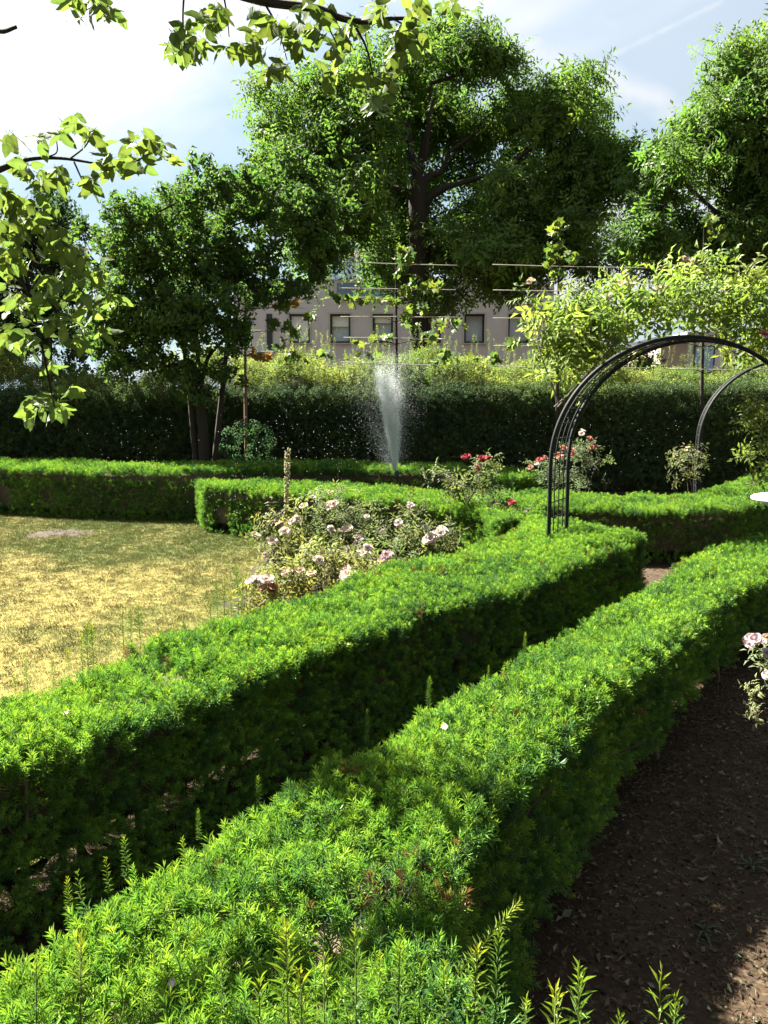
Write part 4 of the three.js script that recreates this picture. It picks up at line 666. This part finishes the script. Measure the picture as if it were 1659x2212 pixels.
arch({ label: 'farther black iron rose arch, only its left leg and curve in view', foot: near2, across: V3(0.97, 0, -0.2).normalize(), half: 1.3, apex: 2.37, spring: 1.3, deep: V3(0.3, 0, -0.95).normalize(), group: 'black iron rose arches' });
seed(82);
const CY1 = rgb(0.16, 0.27, 0.035), CY2 = rgb(0.34, 0.45, 0.06);
rose({ name: 'climbing_rose', label: 'yellow green climbing rose with faded flowers spilling over the near arch', cat: 'climbing rose', base: near1.clone().add(V3(0.1, 0, -0.15)), trunk: atDist(1205, 880, 7.1), thin: 0.4, dy: 20, dist: 7.75, depth: 0.3, canes: 3, size: 1.45, color: CY1, lit: CY2,
  blobs: [[1215, 700, 24, 14], [1240, 690, 34, 26], [1265, 665, 34, 26], [1310, 665, 36, 24], [1290, 710, 34, 24], [1350, 675, 36, 22], [1390, 670, 34, 16], [1430, 670, 30, 11], [1380, 650, 28, 11], [1470, 660, 30, 10], [1510, 660, 34, 20], [1550, 660, 36, 24], [1590, 650, 32, 18], [1540, 640, 28, 14], [1600, 690, 34, 18], [1650, 700, 34, 16], [1640, 740, 30, 12], [1600, 730, 24, 9], [1215, 740, 22, 12], [1245, 745, 28, 16], [1275, 760, 20, 8], [1195, 680, 18, 7], [1170, 700, 16, 6], [1150, 645, 14, 4], [1180, 650, 14, 4], [1330, 630, 20, 7], [1410, 620, 20, 7], [1470, 600, 20, 6], [1510, 580, 24, 8], [1540, 560, 24, 8], [1480, 640, 22, 8], [1210, 790, 12, 5], [1640, 660, 24, 9], [1690, 720, 40, 16], [1420, 650, 22, 8], [1225, 640, 14, 4], [1265, 615, 12, 3], [1320, 600, 10, 3], [1365, 590, 12, 3], [1440, 585, 14, 4], [1600, 600, 22, 8], [1570, 620, 22, 8], [1640, 620, 20, 8], [1250, 800, 10, 4], [1290, 775, 14, 5], [1340, 720, 16, 6], [1225, 770, 22, 10], [1260, 740, 26, 14], [1300, 720, 26, 14], [1215, 720, 22, 10]],
  flowers: [...cl(1350, 615, 3, 18, 'cream', 20, 10), ...cl(1430, 625, 3, 18, 'cream', 14, 8), ...cl(1150, 610, 3, 16, 'cream', 10, 6), ...cl(1480, 565, 2, 16, 'cream', 14, 8), ...cl(1650, 725, 3, 20, 'coral', 8, 8), ...cl(1320, 640, 2, 16, 'white', 14, 6)] });
rose({ name: 'climbing_rose', label: 'bright green rose branches hanging at the right edge beside the far arch', cat: 'climbing rose', base: atDist(1700, 1000, 7).setY(0), dist: 7.2, depth: 0.15, canes: 8, color: rgb(0.12, 0.19, 0.03), lit: rgb(0.25, 0.3, 0.045), trunk: atDist(1720, 930, 7.2),
  blobs: [[1640, 885, 18, 9], [1625, 900, 14, 6], [1655, 905, 18, 9], [1630, 930, 18, 8], [1650, 950, 20, 10], [1655, 985, 20, 10], [1640, 1005, 14, 5], [1658, 1020, 14, 6], [1700, 940, 30, 14]] });
{
  seed(83);   // seed spike
  const base = onHeight(614, 1265, 0), d = -base.z, top = atDist(622, 968, d), t = thing('seed_spike', 'tall thin dry flower spike standing above the pale roses', 'flower spike', base);
  part('stem', tube([base, base.clone().lerp(top, 0.5), top], [0.008, 0.006, 0.003], 6), new THREE.MeshStandardMaterial({ color: rgb(0.2, 0.17, 0.07), roughness: 0.9 }), t);
  const pod = new THREE.SphereGeometry(1, 6, 5); pod.scale(1, 1.3, 1); const m = new THREE.MeshStandardMaterial({ color: rgb(0.22, 0.2, 0.1), roughness: 0.9 }), gs = [];
  for (let i = 0; i < 190; i++) { const k = 0.42 + 0.58 * Math.pow(rnd(), 0.8), p = base.clone().lerp(top, k), a = rr(0, 6.28), r = (k > 0.75 ? 0.026 : 0.014) * (1.1 - 0.4 * k) + 0.006, g = pod.clone(); g.scale(0.008, 0.008, 0.008).translate(p.x + Math.cos(a) * r, p.y, p.z + Math.sin(a) * r); gs.push(g); }
  tag(part('seed_pods', mergeGeometries(gs), m, t), null, null, null, 'stuff');
}

// ------------------------------------------------------------------ sprinkler and its water
seed(91);
{
  const p = atDist(857, 1030, 12), t = thing('sprinkler', 'small black pop up sprinkler head spraying behind the inner hedge', 'sprinkler', V3(p.x, 0, p.z));
  const bl = new THREE.MeshStandardMaterial({ color: rgb(0.012, 0.012, 0.013), roughness: 0.5 }), top = atDist(857, 1016, 12).y;
  part('riser', new THREE.CylinderGeometry(0.02, 0.024, top - 0.12, 12).translate(p.x, (top - 0.12) / 2, p.z), bl, t);
  part('head', new THREE.LatheGeometry([[0.0001, 0], [0.03, 0], [0.034, 0.015], [0.031, 0.1], [0.024, 0.118], [0.0001, 0.12]].map(([a, b]) => new THREE.Vector2(a, b)), 16).translate(p.x, top - 0.12, p.z), bl, t);
  part('nozzle', new THREE.CylinderGeometry(0.007, 0.01, 0.05, 8).rotateZ(0.3).translate(p.x - 0.02, top + 0.01, p.z), bl, t);
  const drop = new THREE.IcosahedronGeometry(1, 0), water = new THREE.MeshPhysicalMaterial({ color: rgb(0.75, 0.77, 0.78), roughness: 1, transmission: 0.5, thickness: 0, ior: 1.33 });
  const co = new Copies([drop]), w = rgb(1, 1, 1), n0 = atDist(853, 1012, 12);
  for (let i = 0; i < 170000; i++) {
    const core = rnd() < 0.33, k = core ? Math.pow(rnd(), 0.9) * 0.75 : rnd(), y = 1010 - 290 * k;
    const axis = core ? 853 - 50 * k : 853 - 10 * k, wd = core ? 1.5 + 15 * k : 4 + 34 * k;
    if (rnd() < 0.1 + 0.9 * smooth(0, 0.92, k)) continue;
    const q = atDist(axis + (gauss() + gauss() + gauss()) * 0.6 * wd, y + rr(-8, 8), 12 + gauss() * (0.02 + 0.25 * k));
    co.add(q, UP, rr(0.0013, 0.0029), w);
  }
  for (let i = 0; i < 26000; i++) { const k = rnd(); co.add(atDist(846 - 20 * k + (gauss() + gauss()) * (18 + 60 * k), 1000 - 230 * k + gauss() * 20, 12 + gauss() * 0.5), UP, rr(0.0009, 0.002), w); }
  const a = co.build('water_spray', water, scene)[0]; tag(a, 'white fan of fine water spray rising from the sprinkler', 'water spray', null, 'stuff');
  const dr = new Copies([drop]);
  const field = (n, x, y, sx, sy, d0, d1, s) => { for (let i = 0; i < n; i++) { const d = rr(d0, d1); dr.add(atDist(x + gauss() * sx, y + gauss() * sy, d), V3(rr(-0.3, 0.3), 1, 0), d / 10 * rr(0.25, 0.65) * s, w); } };
  field(160, 640, 950, 130, 90, 9, 13, 0.006); field(120, 500, 1080, 90, 70, 8, 12, 0.006); field(70, 300, 950, 120, 70, 9, 14, 0.0045); field(90, 760, 950, 60, 70, 10, 13, 0.006); field(90, 1150, 940, 200, 60, 12, 15, 0.005); field(50, 1400, 950, 140, 60, 13, 15, 0.0045); field(60, 620, 830, 60, 40, 12, 15, 0.005);
  const b = dr.build('water_drops', water, scene)[0]; tag(b, 'scattered bright water drops hanging in the air over the lawn and hedges', 'water drops', null, 'stuff');
}

// ------------------------------------------------------------------ white garden table at the right edge
{
  const p = V3(4.68, 0, -8.75), t = thing('garden_table', 'white garden table corner at the right edge by the straight hedge', 'table', p), h = 0.74;
  const g = new THREE.LatheGeometry([[0.0001, 0], [0.6, 0], [0.62, 0.01], [0.62, 0.035], [0.605, 0.045], [0.0001, 0.045]].map(([x, y]) => new THREE.Vector2(x, y)), 48); g.scale(1, 1, 0.8).translate(p.x, h, p.z);
  part('tabletop', g, B.white, t);
  for (let i = 0; i < 4; i++) { const a = i * 1.5708 + 0.8, u = V3(Math.cos(a), 0, Math.sin(a)); part('leg', tube([p.clone().addScaledVector(u, 0.52).setY(h - 0.02), p.clone().addScaledVector(u, 0.36).setY(h - 0.16), p.clone().addScaledVector(u, 0.3).setY(0.35), p.clone().addScaledVector(u, 0.4).setY(0)], [0.022, 0.026, 0.02, 0.018], 8), B.white, t); }
}

// ------------------------------------------------------------------ pear tree at the left, its boughs hanging into view
seed(121);
function pearLeaf() {
  const t = new Tris(), rows = 6, curl = rr(0.1, 0.45), twist = rr(-0.3, 0.3), fold = rr(0.12, 0.3), P = [];
  for (let i = 0; i <= rows; i++) { const k = i / rows, w = 0.3 * Math.pow(Math.sin(Math.PI * Math.pow(k, 0.78)), 0.8) * (1 - 0.25 * k), z = -curl * k * k * 0.6; for (const s of [-1, 0, 1]) P.push(V3(s * w * Math.cos(twist * k), k, z + Math.abs(s) * w * fold + s * w * Math.sin(twist * k) + (s ? 0.025 * Math.sin(i * 2.4 + s) : 0))); }
  for (let i = 0; i < rows; i++) for (let s = 0; s < 2; s++) { const o = i * 3 + s; { const e = rgb(1, 1, 1), v = rgb(1.45, 1.3, 1.4), a = s ? v : e, b = s ? e : v; t.tri(P[o], P[o + 1], P[o + 4], a, b, b); t.tri(P[o], P[o + 4], P[o + 3], a, b, a); } }
  t.stick(V3(0, -0.24, 0.04), V3(0, 0.02, 0), 0.014, 0.01, rgb(1.1, 1.05, 0.8)); return t.geo(true);
}
const pearLeaves = [0, 1, 2, 3, 4, 5].map(pearLeaf);
const pearMats = leafMat([[0.11, 0.2, 0.03], [0.145, 0.24, 0.035], [0.19, 0.29, 0.038], [0.085, 0.145, 0.03]], 0.52);
{
  const base = V3(-2.6, 0, -1.9), d0 = 3.5, t = thing('pear_tree', 'leafy pear tree with boughs hanging in at the left and top of the photo', 'tree', base);
  const fork = V3(-2.35, 1.95, -2.1);
  const tr = part('trunk', tube([base, V3(-2.55, 1, -1.95), fork], [0.13, 0.1, 0.09], 9, 0.2), M.bark, t);
  const at = (x, y, d = d0) => atDist(x, y, d);
  const boughs = [
    [[fork, V3(-2.2, 2.6, -2.4), at(-140, -40), at(140, -70), at(400, -45), at(560, 2), at(690, 20), at(740, 40), at(800, 47), at(850, 40), at(930, 42)], [0.05, 0.035, 0.022, 0.016, 0.011, 0.005]],
    [[fork, at(-250, 420), at(-40, 380), at(60, 345), at(130, 342), at(200, 352), at(255, 362)], [0.04, 0.02, 0.008, 0.006, 0.004]],
    [[at(255, 362), at(300, 345), at(335, 322)], [0.005, 0.004, 0.002]], [[at(150, 344), at(185, 315), at(200, 285)], [0.004, 0.003, 0.002]], [[at(85, 342), at(122, 330), at(122, 300)], [0.003, 0.003, 0.002]], [[at(160, 350), at(185, 400), at(215, 425)], [0.004, 0.003, 0.002]],
    [[fork, at(-200, 560), at(-60, 560), at(40, 600), at(75, 680), at(95, 770), at(118, 880)], [0.04, 0.025, 0.014, 0.009, 0.006, 0.003]],
    [[at(-60, 560), at(60, 590), at(130, 690), at(160, 760)], [0.012, 0.009, 0.006, 0.003]], [[at(-40, 470), at(60, 500), at(150, 540), at(235, 590)], [0.014, 0.01, 0.006, 0.003]], [[at(60, 560), at(140, 600), at(210, 660)], [0.008, 0.006, 0.003]],
    [[at(690, 20), at(710, 60), at(735, 110)], [0.005, 0.004, 0.002]], [[at(850, 41), at(895, 70), at(910, 110)], [0.004, 0.003, 0.002]], [[at(760, 45), at(790, 100), at(805, 160), at(815, 215)], [0.006, 0.005, 0.003, 0.002]], [[at(480, -25), at(490, 30), at(495, 80)], [0.005, 0.003, 0.002]], [[at(570, 4), at(600, 60), at(620, 130)], [0.005, 0.004, 0.002]], [[at(210, -60), at(220, -10), at(235, 45)], [0.005, 0.003, 0.002]], [[at(400, -45), at(395, 40), at(400, 110)], [0.005, 0.004, 0.002]], [[at(-30, 40), at(0, 68), at(36, 58)], [0.012, 0.009, 0.007]],
  ];
  for (const [p, r] of boughs) part('bough', tube(p, r, 6, 0.1), M.bark, tr);
  const spots = [[205, 2, 30, 12], [240, 30, 14, 4], [160, 8, 16, 4], [385, 62, 22, 8], [395, 105, 20, 8], [440, 40, 20, 9], [432, 95, 16, 6], [487, 108, 8, 2], [370, 95, 12, 3], [470, 20, 20, 6], [540, 75, 18, 5], [560, 30, 22, 6], [600, 55, 24, 8], [640, 90, 20, 8], [610, 140, 20, 8], [560, 110, 14, 4], [585, 155, 12, 4], [680, 60, 24, 8], [730, 100, 24, 8], [700, 30, 20, 6], [715, 160, 14, 4], [760, 60, 24, 7], [810, 20, 24, 7], [870, 60, 24, 9], [905, 20, 24, 7], [855, 110, 24, 10], [790, 165, 16, 6], [830, 165, 20, 7], [812, 215, 18, 8], [905, 90, 16, 5], [965, 5, 16, 3], [660, 15, 20, 5], [520, 100, 12, 3],
    [135, 275, 16, 5], [160, 262, 10, 3], [195, 285, 14, 4], [92, 298, 12, 4], [215, 305, 10, 3], [290, 312, 16, 5], [320, 300, 16, 5], [345, 312, 14, 4], [365, 340, 8, 1], [290, 350, 18, 6], [240, 350, 18, 6], [200, 390, 18, 7], [130, 375, 22, 7], [90, 385, 20, 6], [50, 360, 22, 8], [18, 300, 12, 3], [10, 420, 26, 10], [50, 460, 34, 16], [110, 510, 36, 18], [30, 560, 34, 16], [165, 560, 30, 13], [215, 580, 22, 7], [235, 640, 18, 5], [185, 650, 28, 11], [105, 615, 34, 16], [40, 650, 34, 14], [125, 700, 28, 11], [60, 735, 28, 10], [10, 730, 24, 8], [222, 715, 12, 3], [175, 725, 16, 4], [110, 785, 8, 2], [88, 862, 20, 7], [125, 880, 18, 7], [72, 892, 12, 3], [150, 840, 10, 3], [155, 590, 30, 8], [20, 500, 30, 10]];
  const all = [];
  for (const [x, y, r, n] of spots) for (let i = 0; i < n * 2.5; i++) all.push([x + gauss() * r, y + gauss() * r, d0 + rr(-0.22, 0.22)]);
  all.sort((a, b) => Math.hypot(a[0] - 830, a[1] - 1106) - Math.hypot(b[0] - 830, b[1] - 1106));
  const rest = new Copies(pearLeaves.slice(0, 3));
  all.forEach(([x, y, d], i) => {
    const p = at(x, y, d), dir = V3(rr(-0.8, 0.8), rr(-1.1, 0.15) , rr(-0.7, 0.7)), s = rr(0.055, 0.086), m = pick(pearMats);
    if (i < 300) piece('leaf', pick(pearLeaves), m, t, p, facing(dir), s); else rest.add(p, dir, s, vary(rgb(0.14, 0.22, 0.03), 0.3));
  });
  rest.build('leaves', M.leaf, t);
}

// ------------------------------------------------------------------ litter, weeds and fallen leaves
seed(131);
{
  const leafA = () => { const t = new Tris(); t.leaf(V3(0, 0, 0), V3(0, 1, 0), V3(rr(-0.4, 0.4), 0, 1), 1, rr(0.35, 0.6), rr(-0.4, 0.5), rr(-0.2, 0.4), rgb(1, 1, 1)); return t.geo(); };
  const twigA = () => { const t = new Tris(); t.stick(V3(0, 0, 0), V3(0.1, 1, 0.05), 0.02, 0.01, rgb(0.8, 0.7, 0.6)); return t.geo(); };
  const crumb = () => { const g = new THREE.IcosahedronGeometry(0.5, 1), p = g.attributes.position; for (let i = 0; i < p.count; i++) { const k = 0.7 + 0.6 * noise(p.getX(i) * 6 + 3, p.getY(i) * 6, p.getZ(i) * 6); p.setXYZ(i, p.getX(i) * k, p.getY(i) * k, p.getZ(i) * k); } g.deleteAttribute('uv'); g.setAttribute('color', new THREE.Float32BufferAttribute(new Float32Array(p.count * 3).fill(1), 3)); g.computeVertexNormals(); return g; };
  const fibre = () => { const t = new Tris(); for (let i = 0; i < 6; i++) t.needle(V3(rr(-0.5, 0.5), rr(0, 0.1), rr(-0.5, 0.5)), V3(rr(-1, 1), rr(0, 0.5), rr(-1, 1)), V3(rr(-1, 1), 1, rr(-1, 1)), rr(0.5, 1), 0.07, rgb(1, 1, 1)); return t.geo(); };
  const co = new Copies([leafA(), leafA(), leafA(), twigA(), crumb(), fibre(), fibre()]), tones = [rgb(0.17, 0.11, 0.06), rgb(0.22, 0.16, 0.09), rgb(0.28, 0.25, 0.17), rgb(0.10, 0.065, 0.04), rgb(0.18, 0.18, 0.09)], soilc = rgb(0.05, 0.035, 0.023);
  for (let i = 0; i < 24000; i++) {
    let x, z; if (rnd() < 0.75) { x = rr(0.3, 3.2); z = rr(-5.5, -1.0); } else { x = rr(-1, 4); z = rr(-9.5, -2); }
    const u = rnd(), k = u < 0.25 ? 4 : u < 0.62 ? 5 + Math.floor(rnd() * 2) : Math.floor(rnd() * 4), big = rnd() < 0.06 ? 1.6 : 1;
    co.add(V3(x, k > 3 ? 0.003 : rr(0.004, 0.016), z), k > 4 ? UP : V3(rr(-1, 1), rr(-0.12, 0.3), rr(-1, 1)), (k === 4 ? rr(0.004, 0.014) : k > 4 ? rr(0.015, 0.045) : rr(0.008, 0.034)) * big, vary(k === 4 ? soilc : pick(tones), 0.3), undefined, k);
  }
  const lg = thing('leaf_litter', 'brown leaf litter and twigs scattered on the shaded soil at right', 'leaf litter', V3(1.7, 0, -3)); lg.userData.kind = 'stuff';
  co.build('litter', M.dry, lg);
  // small weeds
  const weedMat = leafMat([[0.05, 0.085, 0.03]], 0.3)[0];
  const ws = [['pale spindly weed with a few long leaves near the hedge foot', 1760, 2330, 0.08, 1], ['weed in the shade at the right edge of the bare soil', 1880, 2170, 0.09, 1]];
  for (const [label, px, py, s, k] of ws) {
    const p = onHeight(px * 0.864, py * 0.864, 0), t = thing('weed', label, 'weed', p);
    for (let i = 0; i < 7; i++) { const a = i * 0.9 + rr(-0.6, 0.6), g = new Tris(); g.leaf(p.clone().add(V3(0, 0.008, 0)), V3(Math.cos(a), rr(0.15, 0.6), Math.sin(a)), UP, s * rr(0.3, 1.15), s * (k ? 0.2 : 0.36) * rr(0.5, 1), 0.2, 0.3, rgb(1, 1, 1)); part('leaf', g.geo(), weedMat, t); }
    const st = new Tris(); st.stick(p.clone(), p.clone().add(V3(0.01, s * 0.5, 0)), 0.003, 0.002, rgb(1, 1, 1)); part('stem', st.geo(), weedMat, t);
  }
  const fl = [['pale curled fallen leaf lying on the near hedge top', 962, 1578, 0.045, [0.66, 0.6, 0.36]], ['small brown and white dead leaf on the near hedge, right of centre', 1128, 1540, 0.03, [0.3, 0.16, 0.1]], ['grey green curled leaf caught in the near hedge below the pale one', 875, 1715, 0.05, [0.4, 0.42, 0.3]], ['whitish dead leaf deep in the lower left of the near hedge', 368, 2138, 0.03, [0.6, 0.55, 0.42]], ['pale dry leaf on the middle hedge at the far left', 140, 1545, 0.035, [0.55, 0.5, 0.4]]];
  for (const [label, x, y, s, c] of fl) { const p = onHeight(x, y, 0.665), g = pearLeaves[1].clone(); g.scale(s, s, s); g.rotateX(-1.2); g.rotateZ(rr(-0.6, 0.6)); g.translate(p.x, p.y, p.z); const m = leafy(0.25, 0.1, 0.5); m.color.setRGB(...c).multiplyScalar(A); tag(part('fallen_leaf', g, m, scene), label, 'leaf'); }
}
renderer.render(scene, camera);
